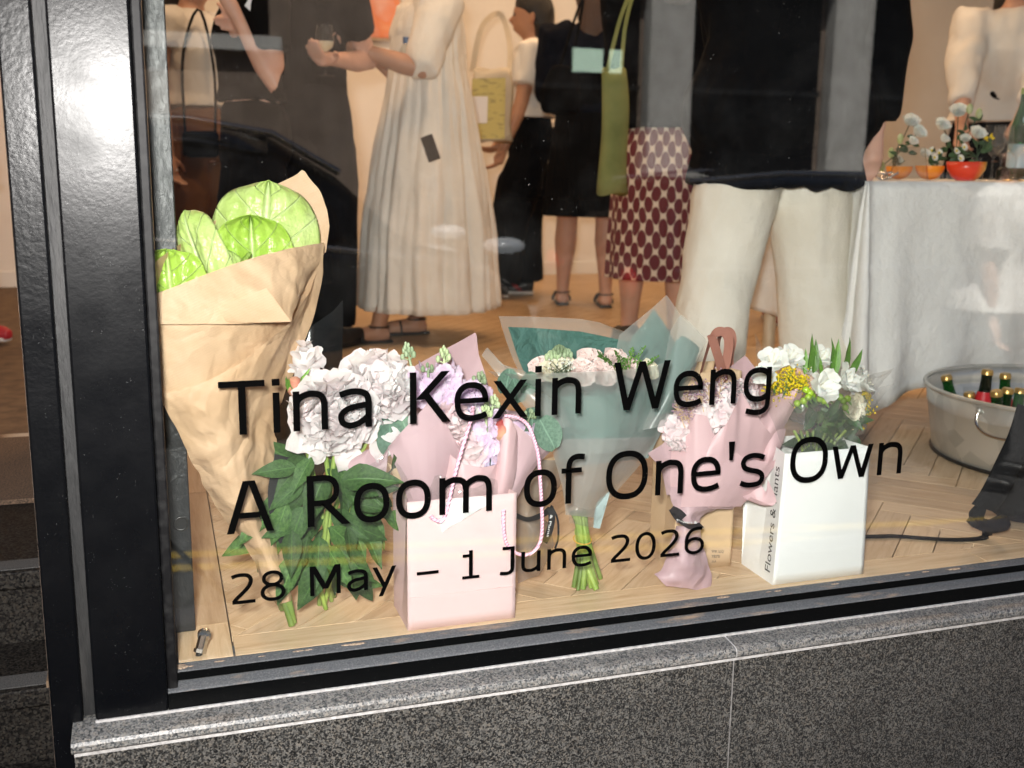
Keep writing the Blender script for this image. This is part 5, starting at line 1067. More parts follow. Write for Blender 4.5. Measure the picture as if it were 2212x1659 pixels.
def person(label, x, y, yaw, H=1.68, skin_='skin_light', hair='hair_brown', hands=(None, None), top=('black_cloth', .58, .9, 1.1), trousers=None, skirt=None, shoes='shoe_black', feet=((.10, .0), (-.10, .0)), z0=0.0, lean=0.0, hair_len=.12, elbow=(None, None), group='guests in the gallery', bare=(True, True), curl=.9, dress=None, vest=None):
    f = V((math.sin(yaw), -math.cos(yaw), 0)); r = f.cross(V((0, 0, 1))); o = V((x, y, z0)); up = V((0, 0, 1))
    t = thing('person', label, 'person', (x, y, z0), group)
    def W(a, b_, z): return o + r * a * H + f * (b_ * H + lean * max(0, z - .5) * H) + up * z * H
    def ring(z, rx, ry, fwd_=0.0): return (W(0, fwd_, z), r * rx * H, f * ry * H)
    TOR = [(.46, .085, .06, 0), (.50, .102, .07, -.004), (.54, .100, .068, -.004), (.58, .088, .060, 0), (.63, .080, .056, 0), (.68, .088, .060, .002), (.735, .098, .066, .004), (.78, .104, .058, 0), (.81, .098, .048, -.004), (.83, .06, .04, -.006), (.845, .036, .036, -.004), (.865, .031, .034, 0)]
    sh = [rings([ring(*q) for q in TOR])]
    hd = [(.855, .028, .032, .004), (.87, .034, .042, .012), (.89, .042, .052, .012), (.915, .047, .058, .008), (.94, .048, .060, .004), (.965, .044, .054, .0), (.985, .031, .038, 0), (.997, .008, .01, 0)]
    sh.append(rings([ring(*q) for q in hd]))
    sh.append(limb([W(0, .058, .925), W(0, .072, .906), W(0, .064, .899)], [.006 * H, .011 * H, .006 * H], 8))      # nose
    sh.append(limb([W(-.016, .058, .882), W(.016, .058, .882)], [.007 * H] * 2, 8))                                     # lips
    for s_ in (-1, 1):
        sh.append(MB().ball(W(s_ * .049, -.002, .915), .016 * H, 8, 6, (.5, .7, 1.2)))                                  # ears
    ja = []; wr = []
    for i, s_ in enumerate((1, -1)):
        S = W(s_ * .108, -.004, .80); T = hands[i] if hands[i] is not None else W(s_ * .135, .03, .475)
        T = V(T); l1, l2 = .172 * H, .152 * H; d = T - S; L = min(d.length, (l1 + l2) * .995); dn = d.normalized()
        T = S + dn * L; a = (l1 * l1 - l2 * l2 + L * L) / (2 * L); h_ = math.sqrt(max(l1 * l1 - a * a, 0))
        hint = V(elbow[i]) - (S + dn * a) if elbow[i] is not None else (r * s_ * .6 - f * .5 - up * .8)
        hint = hint - dn * hint.dot(dn); hint = hint.normalized() if hint.length > 1e-5 else r * s_
        E_ = S + dn * a + hint * h_
        sh.append(limb([S.lerp(W(0, 0, .78), .35), S, S.lerp(E_, .35), S.lerp(E_, .8), E_, E_.lerp(T, .3), E_.lerp(T, .75), T], [.03 * H, .034 * H, .030 * H, .025 * H, .023 * H, .0245 * H, .018 * H, .0155 * H], 12))
        # hand: palm and five fingers
        hdn = (T - E_).normalized(); side = hdn.cross(f if abs(hdn.dot(f)) < .8 else up).normalized(); pn = side.cross(hdn).normalized()
        hl_ = .108 * H; k0 = T + hdn * hl_ * .48
        sh.append(limb([T, T + hdn * hl_ * .2, T + hdn * hl_ * .45, k0 + hdn * .004], [.0145 * H, .017 * H, .018 * H, .012 * H], 10)); 
        for fi in range(4):
            off = (fi - 1.5) * .0105 * H; ln = hl_ * (.46, .52, .49, .38)[fi]; p = k0 + side * off - hdn * .004; dd = hdn.copy(); pts_ = [p]
            for seg in range(3): dd = (dd * math.cos(curl * .55) + pn * math.sin(curl * .55)).normalized(); p = p + dd * ln / 3; pts_.append(p)
            sh.append(limb(pts_, [.0056 * H, .0054 * H, .005 * H, .004 * H], 7))
        p = T + hdn * hl_ * .12 + side * -.016 * H; q_ = (hdn * .7 - side * .6 + pn * .35).normalized(); sh.append(limb([p, p + q_ * hl_ * .22, p + (q_ + hdn * .5).normalized() * hl_ * .42], [.0075 * H, .0066 * H, .005 * H], 7))
        ja.append((S, E_, T))
    lg = []
    for i, s_ in enumerate((1, -1)):
        hp = W(s_ * .052, 0, .50); an = W(feet[i][0] , feet[i][1], .045); kn = hp.lerp(an, .52) + f * .012 * H; tp = an + f * .085 * H * 1.0 - up * .028 * H
        sh.append(limb([hp + up * .03 * H, hp, hp.lerp(kn, .45), kn, kn.lerp(an, .3), kn.lerp(an, .75), an, an - up * .02 * H], [.05 * H, .054 * H, .045 * H, .033 * H, .035 * H, .023 * H, .0195 * H, .02 * H], 12))
        sh.append(limb([an - f * .025 * H - up * .02 * H, an - up * .022 * H, an + f * .05 * H - up * .025 * H, tp, tp + f * .02 * H], [.018 * H, .022 * H, .020 * H, .017 * H, .010 * H], 10)); lg.append((hp, kn, an))
    me = blob(sh, .0085, 5); b0 = base(t)
    for v in me.vertices: v.co -= b0
    link('body', me, skin_, t, smooth=True)
    def garment(name, shells, mat, fold, seed, vox=.013, fsc=6):
        me = blob(shells, vox, 5, fold, fsc, seed)
        for v in me.vertices: v.co -= b0
        return link(name, me, mat, t, smooth=True)
    # eyes, hair
    for s_ in (-1, 1): MB().ball(W(s_ * .019, .057, .925), .0062 * H, 8, 6).obj('eye', 'shoe_black', t, True)
    hs = [rings([ring(.90 - hair_len, .040, .020, -.052), ring(.88, .052, .036, -.036), ring(.915, .056, .052, -.018), ring(.945, .056, .064, -.006), ring(.97, .050, .060, -.002), ring(.992, .036, .042, 0), ring(1.004, .01, .012, 0)])]
    garment('hair', hs, hair, .004, 3, .010, 14)
    if top:
        mat, hem, slv, wid = top
        z_ = [q for q in TOR if q[0] > hem and q[0] < .835]; w0 = [q for q in TOR if q[0] <= hem][-1] if hem > .46 else TOR[0]
        hw_ = 1.045 if wid > 1.4 else 1.0; gl_ = [ring(hem, max(w0[1], .088) * wid * 1.06 * hw_, max(w0[2], .06) * wid * 1.12 * hw_ ** 2)] + [ring(q[0], max(q[1] * (wid if q[0] < .79 else 1.12) * (hw_ if q[0] < .6 else 1), .045), max(q[2] * max(wid * 1.05, 1.22) * (hw_ ** 2 if q[0] < .6 else 1), .044), q[3]) for q in z_] + [ring(.842, .042, .041, -.004)]
        g_ = [rings(gl_)]
        for i, (S, E_, T) in enumerate(ja):
            k = slv if not isinstance(slv, tuple) else slv[i]
            if k <= 0: continue
            P_ = [S.lerp(W(0, 0, .78), .3), S, S.lerp(E_, .5)]; R_ = [.058 * H, .056 * H, .042 * H * (wid * .5 + .5)]
            if k > .5: P_ += [E_, E_.lerp(T, min((k - .5) * 2, .97))]; R_ += [.036 * H * (wid * .4 + .6), .027 * H * (wid * .5 + .5)]
            else: P_[-1] = S.lerp(E_, k * 2)
            g_.append(limb(P_, R_, 12))
        garment('top', g_, mat, .009 + .005 * (wid > 1.2), int(x * 10), .012, 8)
    if vest:
        g_ = [rings([ring(.50, .118, .088), ring(.58, .104, .078), ring(.64, .098, .074), ring(.72, .108, .080), ring(.78, .10, .07)])]; garment('vest', g_, vest, .004, 7)
    if trousers:
        mat, wl, end = trousers
        g_ = [rings([ring(.465, .10, .075), ring(.50, .110, .082, -.004), ring(.55, .106, .076, -.004), ring(.60, .094, .068, 0)])]
        for (hp, kn, an) in lg:
            e_ = kn.lerp(an, end); g_.append(limb([hp + up * .015 * H, hp - up * .03 * H, hp.lerp(kn, .5), kn, kn.lerp(e_, .5), e_], [.050 * H, .060 * H, .058 * H * wl, .049 * H * wl, .050 * H * wl, .054 * H * wl], 14))
        garment('trousers', g_, mat, .0075 * wl, int(x * 7), .013, 6)
    for (which, spec) in (('skirt', skirt), ('dress', dress)):
        if not spec: continue
        mat, prof, amp, cnt = spec; n = 220; rows = []; rd_ = random.Random(int(x * 99)); ph = [rd_.random() * 6 for _ in range(4)]; nz = 44
        z_hi, z_lo = prof[0][0], prof[-1][0]
        for j in range(nz):
            z = z_hi + (z_lo - z_hi) * j / (nz - 1); k = max(i for i in range(len(prof)) if prof[i][0] >= z - 1e-6); k = min(k, len(prof) - 2); a_, b_ = prof[k], prof[k + 1]; u = (a_[0] - z) / max(a_[0] - b_[0], 1e-6); u = u * u * (3 - 2 * u) if which == 'x' else u
            rx, ry = a_[1] + (b_[1] - a_[1]) * u, a_[2] + (b_[2] - a_[2]) * u; fwd_ = (a_[3] if len(a_) > 3 else 0) * (1 - u) + (b_[3] if len(b_) > 3 else 0) * u; row = []; g_ = min(1, j / nz * 1.6) ** 1.2
            for i in range(n):
                a = 6.28318 * i / n; pl_ = .75 * amp * g_ * (math.sin(a * cnt + ph[0] + 1.5 * math.sin(a * 2 + ph[1])) + .6 * math.sin(a * cnt * 1.7 + ph[2] + 3 * math.sin(a + ph[3]))); pl_ += g_ * amp * 1.6 * noise.noise(V((math.cos(a) * 6, math.sin(a) * 6, z * 3 + x))) + amp * .7 * noise.noise(V((math.cos(a) * 11, math.sin(a) * 11, z * 9 + x))); row.append(W(rx * math.cos(a) * (1 + pl_), fwd_ + ry * math.sin(a) * (1 + pl_), z))
            rows.append(row)
        mb_ = MB().grid(rows, True); ob_ = mb_.obj(which, mat, t, True); md = ob_.modifiers.new('thick', 'SOLIDIFY'); md.thickness = .003
        uvl = ob_.data.uv_layers.new(name='UVMap'); per = 6.28 * (prof[0][1] + prof[-1][1]) / 2 * H; hh = (z_hi - z_lo) * H
        for p_ in ob_.data.polygons:
            for li in p_.loop_indices:
                vi = ob_.data.loops[li].vertex_index; i = vi % n; j = vi // n
                uu = i / n
                if i == 0 and any((ob_.data.loops[l2_].vertex_index % n) == n - 1 for l2_ in p_.loop_indices): uu = 1.0
                uvl.data[li].uv = (uu * per, 1 - j / nz * hh)
    for i, (hp, kn, an) in enumerate(lg):
        if shoes is None: continue
        if shoes == 'sandal':
            s_ = MB(); c0 = an - up * .036 * H
            so_ = blob([limb([c0 - f * .032 * H, c0, c0 + f * .06 * H, c0 + f * .112 * H], [.0205 * H, .021 * H, .025 * H, .018 * H], 12)], .006, 3)
            for v in so_.vertices: v.co = V((v.co.x, v.co.y, z0 + .004 + max(0, min(1, (v.co.z - z0) / (.05 * H))) * .022)) - b0
            sd = link('sandal', so_, 'shoe_black', t, smooth=True)
            for dd_ in (.085, .045): MB().tube([c0 + f * dd_ * H + r * .028 * H * math.cos(q * .349) + up * (.030 * H * math.sin(q * .349) - .004) for q in range(10)], .0055, 6).obj('strap', 'shoe_black', sd, True)
            MB().tube([an - up * .004 * H + r * .024 * H * math.cos(q * .3307) + f * .024 * H * math.sin(q * .3307) for q in range(20)], .004, 6).obj('strap', 'shoe_black', sd, True)
        else:
            c0 = an - up * .024 * H; up_m, sole = shoes if isinstance(shoes, tuple) else (shoes, shoes)
            me = blob([limb([c0 - f * .036 * H + up * .012 * H, c0 - f * .01 * H + up * .015 * H, c0 + f * .04 * H, c0 + f * .10 * H, c0 + f * .12 * H], [.022 * H, .028 * H, .026 * H, .021 * H, .012 * H], 12)], .007, 4)
            for v in me.vertices: v.co.z = max(v.co.z, z0 + .014); v.co -= b0
            sd = link('shoe', me, up_m, t, smooth=True)
            me = blob([limb([c0 - f * .036 * H, c0, c0 + f * .06 * H, c0 + f * .11 * H], [.024 * H, .025 * H, .026 * H, .021 * H], 12)], .007, 3)
            for v in me.vertices: v.co = V((v.co.x, v.co.y, z0 + .001 + max(0, min(1, (v.co.z - z0) / .05)) * .021)) - b0
            link('sole', me, sole, sd, smooth=True)
    return t, W, ja
PI = math.pi
# D: long cream dress, seen in profile, forearms held out in front
xd = pt(925, 300, 3.0).x
D_, WD, jd = person('person in a long cream pleated dress with forearms held out over the dark floor', xd, 3.0, -PI / 2, 1.76, 'skin_tan', 'hair_blond', (pt(800, 118, 3.10), pt(772, 105, 2.80)), ('ivory_cotton', .60, .56, 1.25), None, None, 'sandal', ((.05, .02), (-.06, .14)), elbow=(pt(900, 190, 3.3), pt(915, 195, 2.72)), hair_len=.22,
    dress=('ivory_cotton', [(.80, .105, .07), (.74, .112, .085), (.66, .115, .09), (.58, .125, .105), (.40, .142, .138), (.22, .154, .162), (.078, .162, .174)], .05, 15))
c_ = (WD(.168, .03, .42)); pk = thing('phone', 'dark phone corner sticking out of the cream dress pocket', 'phone', c_)
b = MB(); b.box((-.026, -.005, -.052), (.026, .005, .052))
for v in b.v: v.rotate(Matrix.Rotation(-.35, 3, 'Y')); v += pt(930, 320, 2.70)
b.obj('case', 'phone_dark', pk, bevel=.004)
hp_ = (jd[0][2]); ph = thing('phone', 'phone held in the hands of the person in the cream dress', 'phone', hp_)
b = MB(); b.box((-.075, -.005, -.036), (.075, .005, .036))
for v in b.v: v.rotate(Matrix.Rotation(-.35, 3, 'Y')); v += pt(748, 82, 2.83)
b.obj('case', 'phone_dark', ph, bevel=.004)
bt = thing('water_bottle', 'small plastic bottle with blue cap tucked under the cream sleeve', 'bottle', pt(885, 150, 2.80))
c0 = pt(878, 150, 2.80); MB().lathe([(.02, 0), (.03, .006), (.031, .05), (.028, .075), (.013, .10)], c0, 16).obj('body', 'drinking_glass', bt, True); MB().lathe([(.014, .10), (.015, .125)], c0, 16, capt=True).obj('cap', 'blue_plastic', bt, True)
# C: tall dark garment, wine glass in hand
xc = pt(672, 300, 2.85).x
_, WC, jc = person('person in a long dark brown coat holding a wine glass', xc, 2.85, PI * .72, 1.76, 'skin_fair', 'hair_black', (pt(718, 128, 2.62), None), ('brown_black', .56, (.30, .95), 1.0), ('black_cloth', 1.1, .95), None, 'shoe_black', ((.05, 0), (-.05, .06)), elbow=(pt(738, 222, 2.66), None), dress=('brown_black', [(.80, .085, .055), (.72, .088, .07), (.60, .086, .072), (.45, .092, .08), (.16, .098, .09)], .03, 7))
def wineglass(label, c, s=1.0, wine=None, grp=None):
    t = thing('wine_glass', label, 'glass', c, grp); c = V(c)
    MB().lathe([(.034 * s, 0), (.033 * s, .002), (.005 * s, .006), (.0035 * s, .02), (.0035 * s, .075 * s), (.012 * s, .085 * s), (.030 * s, .105 * s), (.036 * s, .13 * s), (.034 * s, .16 * s), (.030 * s, .185 * s)], c, 20).obj('glass', 'drinking_glass', t, True)
    if wine: MB().lathe([(.004, .087 * s), (.028 * s, .106 * s), (.0335 * s, .125 * s)], c, 20, capt=True).obj('wine', wine, t, True)
    return t
wineglass('wine glass held by the person in the dark brown coat', pt(703, 165, 2.56), 1.0, 'rose_cream')
# B: card raised in one hand
xb = pt(548, 300, 2.5).x
person('person in a dark top raising a white card in one hand', xb, 2.5, -PI * .45, 1.62, 'skin_fair', 'hair_brown', (pt(522, 95, 2.42), pt(514, 40, 2.30)), ('brown_black', .60, .30, 1.15), ('brown_black', 1.2, .95), elbow=(pt(560, 215, 2.5), pt(490, 215, 2.25)))
cd = thing('card', 'white card held up between two dark-clad guests', 'card', pt(572, 30, 2.26))
MB().quad(pt(528, 12, 2.26), pt(562, -40, 2.26), pt(609, 18, 2.27), pt(586, 66, 2.27)).obj('sheet', 'card_white', cd, solid=.001)
# A: cream top, bare arms
xa = pt(425, 300, 3.3).x
person('person in a cream sleeveless top with long dark hair beside the window post', xa, 3.3, PI * .25, 1.64, 'skin_light', 'hair_black', (None, None), ('white_cotton', .60, .18, 1.1), ('rust_cloth', 1.2, .95), hair_len=.30)
hbg = thing('shoulder_bag', 'black shoulder bag hanging beside the cream sleeveless top', 'bag', pt(425, 330, 3.1))
me = blob([MB().box(tuple(pt(395, 340, 3.08)), tuple(pt(470, 285, 3.2)))], .012, 8, .006); 
for v in me.vertices: v.co -= hbg.location
link('body', me, 'black_cloth', hbg, smooth=True); MB().tube(spline([pt(400, 290, 3.12), pt(395, 120, 3.1), pt(430, 20, 3.14), pt(462, 150, 3.12), pt(465, 290, 3.14)], 20), .006, 6).obj('strap', 'black_cloth', hbg, True)
# E: white short-sleeved shirt, black trousers
xe = pt(1145, 400, 4.3).x
_, WE, je = person('person in a white short-sleeved shirt and black trousers with long black hair', xe, 4.3, -PI * .62, 1.70, 'skin_tan', 'hair_black', (pt(1090, 300, 4.5), pt(1085, 330, 4.05)), ('white_cotton', .60, .34, 1.25), ('black_cloth', 1.35, .97), None, ('shoe_black', 'sole_white'), ((.06, .02), (-.05, .1)), hair_len=.30)
tb = thing('tote_bag', 'canvas tote bag with a yellow print hanging at the white shirt', 'bag', pt(1060, 300, 4.0))
def tote(t, cx, cy0, cy1, w0, Y, mat, n=10):
    rows = []
    for j in range(n):
        f_ = j / (n - 1); rows.append([]); 
        for i in range(12):
            a = 6.2832 * i / 12; wx = w0 * (.8 + .2 * f_) * (1 + .06 * math.sin(f_ * 7)); p = pt(cx + wx * math.cos(a) + 4 * math.sin(f_ * 5), cy0 + (cy1 - cy0) * f_ + 5 * math.sin(a * 2), Y + .05 * math.sin(a) * (.35 + .65 * f_)); rows[-1].append(p)
    m_ = MB().grid(rows, True); m_.fan(rows[-1]); return m_.obj('body', mat, t, True, solid=.003)
tote(tb, 1062, 150, 305, 48, 4.0, 'canvas_tote')
MB().quad(pt(1020, 170, 3.945), pt(1092, 168, 3.945), pt(1090, 300, 3.94), pt(1016, 300, 3.94)).obj('print', 'yellow_print', tb); MB().quad(pt(1020, 208, 3.942), pt(1054, 208, 3.942), pt(1052, 266, 3.938), pt(1020, 266, 3.938)).obj('print', 'card_white', tb)
ribbon(tb, [pt(1020, 155, 4.0), pt(1040, 60, 4.05), pt(1080, 30, 4.15), pt(1100, 90, 4.1), pt(1100, 155, 4.0)], .03, 'canvas_tote', (0, -1, 0), 20, 'strap')
# F: black dress, bare calves, sandals
xf = pt(1272, 400, 3.8).x
person('person in a knee-length black dress with bare calves and strappy sandals', xf, 3.8, PI * .9, 1.77, 'skin_light', 'hair_brown', (pt(1300, 200, 4.1), pt(1240, 200, 4.1)), ('navy_cloth', .58, .78, 1.3), None, None, 'sandal', ((.06, .0), (-.07, .05)), dress=('black_cloth', [(.70, .10, .08), (.60, .10, .08), (.50, .115, .10), (.38, .13, .115), (.28, .138, .125)], .02, 6))
hb2 = thing('handbag', 'black slouchy handbag hanging beside the black dress', 'bag', pt(1215, 240, 3.5)); me = blob([rings([(pt(1212, 245, 3.5), V((.10, 0, 0)), V((0, .05, 0))), (pt(1210, 200, 3.5), V((.11, 0, 0)), V((0, .06, 0))), (pt(1218, 140, 3.5), V((.06, 0, 0)), V((0, .03, 0)))])], .012, 6, .006)
for v in me.vertices: v.co -= hb2.location
link('body', me, 'black_cloth', hb2, smooth=True); MB().tube(spline([pt(1205, 160, 3.5), pt(1235, 60, 3.55), pt(1260, 0, 3.6), pt(1232, 150, 3.5)], 16), .007, 6).obj('strap', 'black_cloth', hb2, True)
# G: patterned skirt, green tote
xg = pt(1428, 400, 2.4).x
person('person in a maroon honeycomb-patterned skirt and dark top, back to the window', xg, 2.4, PI * .94, 1.75, 'skin_light', 'hair_black', (pt(1440, 180, 2.72), pt(1400, 180, 2.72)), ('black_cloth', .52, .95, 1.12), None, ('dotted_cloth', [(.522, .094, .078), (.476, .107, .091), (.38, .113, .10), (.285, .117, .105), (.18, .121, .11)], .022, 9), 'shoe_black', ((.05, .0), (-.05, .06)))
tg = thing('tote_bag', 'olive green cloth tote hanging next to the honeycomb skirt', 'bag', pt(1325, 400, 2.2)); tote(tg, 1326, 150, 418, 32, 2.2, 'olive_tote'); ribbon(tg, [pt(1310, 160, 2.2), pt(1340, 40, 2.25), pt(1370, -30, 2.3), pt(1350, 60, 2.25), pt(1342, 160, 2.2)], .016, 'olive_tote', (0, -1, 0), 18, 'strap')
# H: black sweater, wide cream trousers
xh = pt(1676, 400, 1.10).x
person('person in a loose black top and wide cream trousers, seen from behind', xh, 1.10, PI * 1.0, 1.76, 'skin_fair', 'hair_brown', (pt(1890, 285, 1.04), pt(1600, 300, 1.44)), ('black_cloth', .405, .93, 1.60), ('cream_linen', 1.22, .97), None, 'shoe_black', ((.10, -.02), (-.16, -.06)), elbow=(pt(1966, 90, 1.09), pt(1545, 60, 1.16)))
# L: trainers seen between the wide trousers
person('person in dark trousers and red trainers standing behind the wide cream trousers', 2.78, 3.15, -PI * .1, 1.70, 'skin_light', 'hair_black', (None, None), ('navy_cloth', .56, .95, 1.1), ('navy_cloth', 1.15, .93), None, ('shoe_red', 'sole_white'))
# I: white shirt and dark apron behind the table
xi = pt(2150, 200, 2.55).x
person('person in a white shirt and black waistcoat serving behind the drinks table', xi, 2.55, -PI * .12, 1.74, 'skin_light', 'hair_black', (pt(2075, 300, 2.2), pt(2185, 300, 2.15)), ('white_cotton', .56, .78, 1.35), ('black_cloth', 1.1, .95), lean=.28, elbow=(pt(2040, 170, 2.2), pt(2225, 250, 2.2)), vest='black_cloth')
# J: glimpse through the doorway
person('person in a pink shirt and rust trousers glimpsed through the doorway', -.86, 3.25, PI * .3, 1.66, 'skin_light', 'hair_black', (None, None), ('pink_cloth', .50, .6, 1.25), ('rust_cloth', 1.2, .93), None, ('shoe_red', 'sole_white'))
# pedestrian on the pavement, mirrored in the pane
pw = pt(2165, 500, 2.75)
person('person in a white shirt at the kerb, reflected in the pane over the tablecloth', pw.x, -2.75, PI * .8, 1.80, 'skin_light', 'hair_black', (None, None), ('white_cotton', .50, .4, 1.45), ('black_cloth', 1.2, .95), z0=RZ, group='people on the street')

# ------------------------------------------------------------------ paintings on the back wall
for lb, a, b_, mt in (('pink and orange abstract painting on the back wall', (742, -60), (862, 78), 'painted_canvas_pink'), ('small red-orange painting on the back wall near the black dress', (1335, -80), (1412, 62), 'painted_canvas_orange')):
    p0, p1 = pt(a[0], b_[1], 5.47), pt(b_[0], a[1], 5.47); t = thing('painting', lb, 'painting', p0)
    MB().box((p0.x, 5.455, p0.z), (p1.x, 5.497, p1.z)).obj('canvas', mt, t, bevel=.004); MB().box((p0.x - .015, 5.462, p0.z - .015), (p1.x + .015, 5.496, p0.z - .001)).obj('frame', 'pale_wood', t); MB().box((p0.x - .015, 5.462, p0.z), (p0.x - .001, 5.496, p1.z)).obj('frame', 'pale_wood', t); MB().box((p1.x + .001, 5.462, p0.z), (p1.x + .015, 5.496, p1.z)).obj('frame', 'pale_wood', t)

# ------------------------------------------------------------------ drinks table
TZ, TX0, TX1, TY0, TY1 = .728, 1.93, 3.75, 1.0, 1.62
tt = thing('table', 'wooden trestle table under a long white linen cloth', 'table', ((TX0 + TX1) / 2, (TY0 + TY1) / 2, 0))
MB().box((TX0, TY0, TZ - .03), (TX1, TY1, TZ - .002)).obj('tabletop', 'pale_wood', tt)
for x, y in ((TX0 + .06, TY0 + .04), (TX0 + .06, TY1 - .05), (TX1 - .06, TY0 + .05), (TX1 - .06, TY1 - .05)): MB().tube([(x, y, 0), (x, y, TZ - .032)], .022, 12).obj('leg', 'pale_wood', tt, True)
rows = []; per = []
N1 = 70
for i in range(N1): per.append((V((TX1 + .01 - (TX1 - TX0 + .02) * i / (N1 - 1), TY0 - .008, 0)), V((0, -1, 0))))
for i in range(1, 10): a = PI / 2 * i / 9; per.append((V((TX0 - .01, TY0 - .008, 0)) + V((-.006 * math.sin(a), -.006 * math.cos(a), 0)), V((-math.sin(a), -math.cos(a), 0))))
for i in range(1, 30): per.append((V((TX0 - .016, TY0 + (TY1 - TY0) * i / 29, 0)), V((-1, 0, 0))))
s_tot = 0; J = 26
for j in range(J):
    row = []; f_ = j / (J - 1)
    for k, (p, nn) in enumerate(per):
        cor = math.exp(-((k - (N1 + 3)) / 7.5) ** 2); drop = .60 + .105 * cor + (-.16 * min(1, max(0, (k - N1 - 8) / 8)) if k > N1 + 8 else 0)
        fold_ = (.010 * math.sin(k * .55 + 2 * math.sin(k * .13)) + .016 * math.sin(k * .21 + 1)) * f_ + cor * (.10 + .05 * math.sin(k * .9)) * f_ ** .8 + .004 * noise.noise(V((k * .3, j * .4, 0)))
        fold_ *= 1 if k < N1 + 8 else .45; row.append(p + nn * (fold_ + .004) + V((0, 0, TZ + .003 - drop * f_)))
    rows.append(row)
cl = MB().grid(rows); tp = [[V((TX0 - .014 + (TX1 - TX0 + .03) * i / 20, TY0 - .011 + (TY1 - TY0 + .02) * j / 8, TZ + .003 + .0012 * noise.noise(V((i, j, 0))))) for i in range(21)] for j in range(9)]
cl.grid(tp); clo = cl.obj('tablecloth', 'table_linen', None, True, origin=((TX0 + TX1) / 2, 1.3, TZ)); tag(clo, 'white linen tablecloth hanging in folds to just above the floor', 'tablecloth'); md = clo.modifiers.new('thick', 'SOLIDIFY'); md.thickness = .002
T1 = TZ + .0055
def onT(px, Y): q_ = pt(px, 395, Y); return V((q_.x, Y, T1))
tm = thing('tumbler', 'ribbed glass tumbler upside down on the tablecloth', 'glass', onT(1962, 1.10)); c0 = onT(1962, 1.10)
rows = [[c0 + V((rr_ * (1 + .015 * math.cos(i * math.pi)) * math.cos(6.2832 * i / 48), rr_ * (1 + .015 * math.cos(i * math.pi)) * math.sin(6.2832 * i / 48), z)) for i in range(48)] for rr_, z in ((.054, .0), (.054, .004), (.050, .03), (.045, .06), (.040, .092), (.038, .096))]
m_ = MB().grid(rows, True); m_.fan(rows[-1]); m_.obj('glass', 'drinking_glass', tm, True)
def orange_half(label, c, r=.04):
    t = thing('orange_half', label, 'orange', c); c = V(c); pr = [(r * math.sin(a), r - r * math.cos(a)) for a in [PI / 2 * i / 8 for i in range(9)]]
    MB().lathe(pr, c, 20).obj('peel', 'orange_peel', t, True); MB().lathe([(.001, r * .98), (r * .97, r * .985)], c, 20).obj('flesh', 'orange_flesh', t); return t
orange_half('halved orange beside the upside down tumbler', onT(2006, 1.16), .043); orange_half('halved orange half hidden behind the upside down tumbler', onT(1940, 1.22), .04)
c0 = onT(2084, 1.10); bw_ = thing('bowl', 'small red and yellow bowl on the tablecloth', 'bowl', c0); MB().lathe([(.026, 0), (.040, .010), (.054, .032), (.058, .056), (.0555, .056), (.05, .034), (.035, .012), (.001, .006)], c0, 28).obj('bowl', 'fruit_bowl', bw_, True)
for px, Y, lb in ((2140, 1.28, 'empty stemmed wine glass closest to the red and yellow bowl'), (2158, 1.36, 'empty stemmed wine glass behind the small dark bottle'), (2190, 1.22, 'empty stemmed wine glass in front of the tall green bottle')): wineglass(lb, onT(px, Y), .95, None, 'wine glasses on the drinks table')
# green water bottle
c0 = onT(2196, 1.40); wbt = thing('glass_bottle', 'tall green glass bottle with a pale blue label on the drinks table', 'bottle', c0)
MB().lathe([(.036, 0), (.039, .005), (.039, .15), (.036, .18), (.020, .235), (.015, .26), (.0145, .29)], c0, 24).obj('glass', 'bottle_green', wbt, True); MB().lathe([(.0396, .04), (.0396, .12)], c0, 24, capb=False).obj('label', 'label_blue', wbt, True); MB().lathe([(.016, .285), (.016, .305)], c0, 16, capt=True).obj('cap', 'stem_green', wbt, True)
MB().ball(c0 + V((-.012, -.033, .20)), .02, 12, 8, (1, .35, .75)).obj('label', 'label_blue', wbt, True)
c0 = onT(2164, 1.30); db = thing('bottle', 'small dark bottle between the wine glasses', 'bottle', c0); MB().lathe([(.02, 0), (.021, .03), (.014, .04), (.008, .045)], c0, 16, capt=True).obj('glass', 'bottle_dark', db, True)
for px, Y, lb in ((2175, 1.06, 'brass crown cork on the tablecloth in front of the small dark bottle'), (2210, 1.06, 'brass crown cork on the tablecloth in front of the tall green bottle')): c0 = onT(px, Y); o = thing('crown_cork', lb, 'crown cork', c0, 'crown corks on the drinks table'); MB().lathe([(.014, 0), (.015, .004), (.011, .006)], c0, 14, capt=True).obj('cap', 'cap_gold', o)
for k, (px, Y) in enumerate(((1902, 1.06), (1915, 1.10), (1926, 1.08))): c0 = onT(px, Y); o = thing('bangle', 'small silver bangle lying by the end of the tablecloth', 'jewellery', c0, 'silver bangles on the drinks table'); MB().tube([c0 + V((.018 * math.cos(a), .010 * math.sin(a), .012 + .010 * math.sin(a + k))) for a in [i * .3142 for i in range(21)]], .003, 6, False).obj('ring', 'chrome', o, True)
rs = random.Random(77)
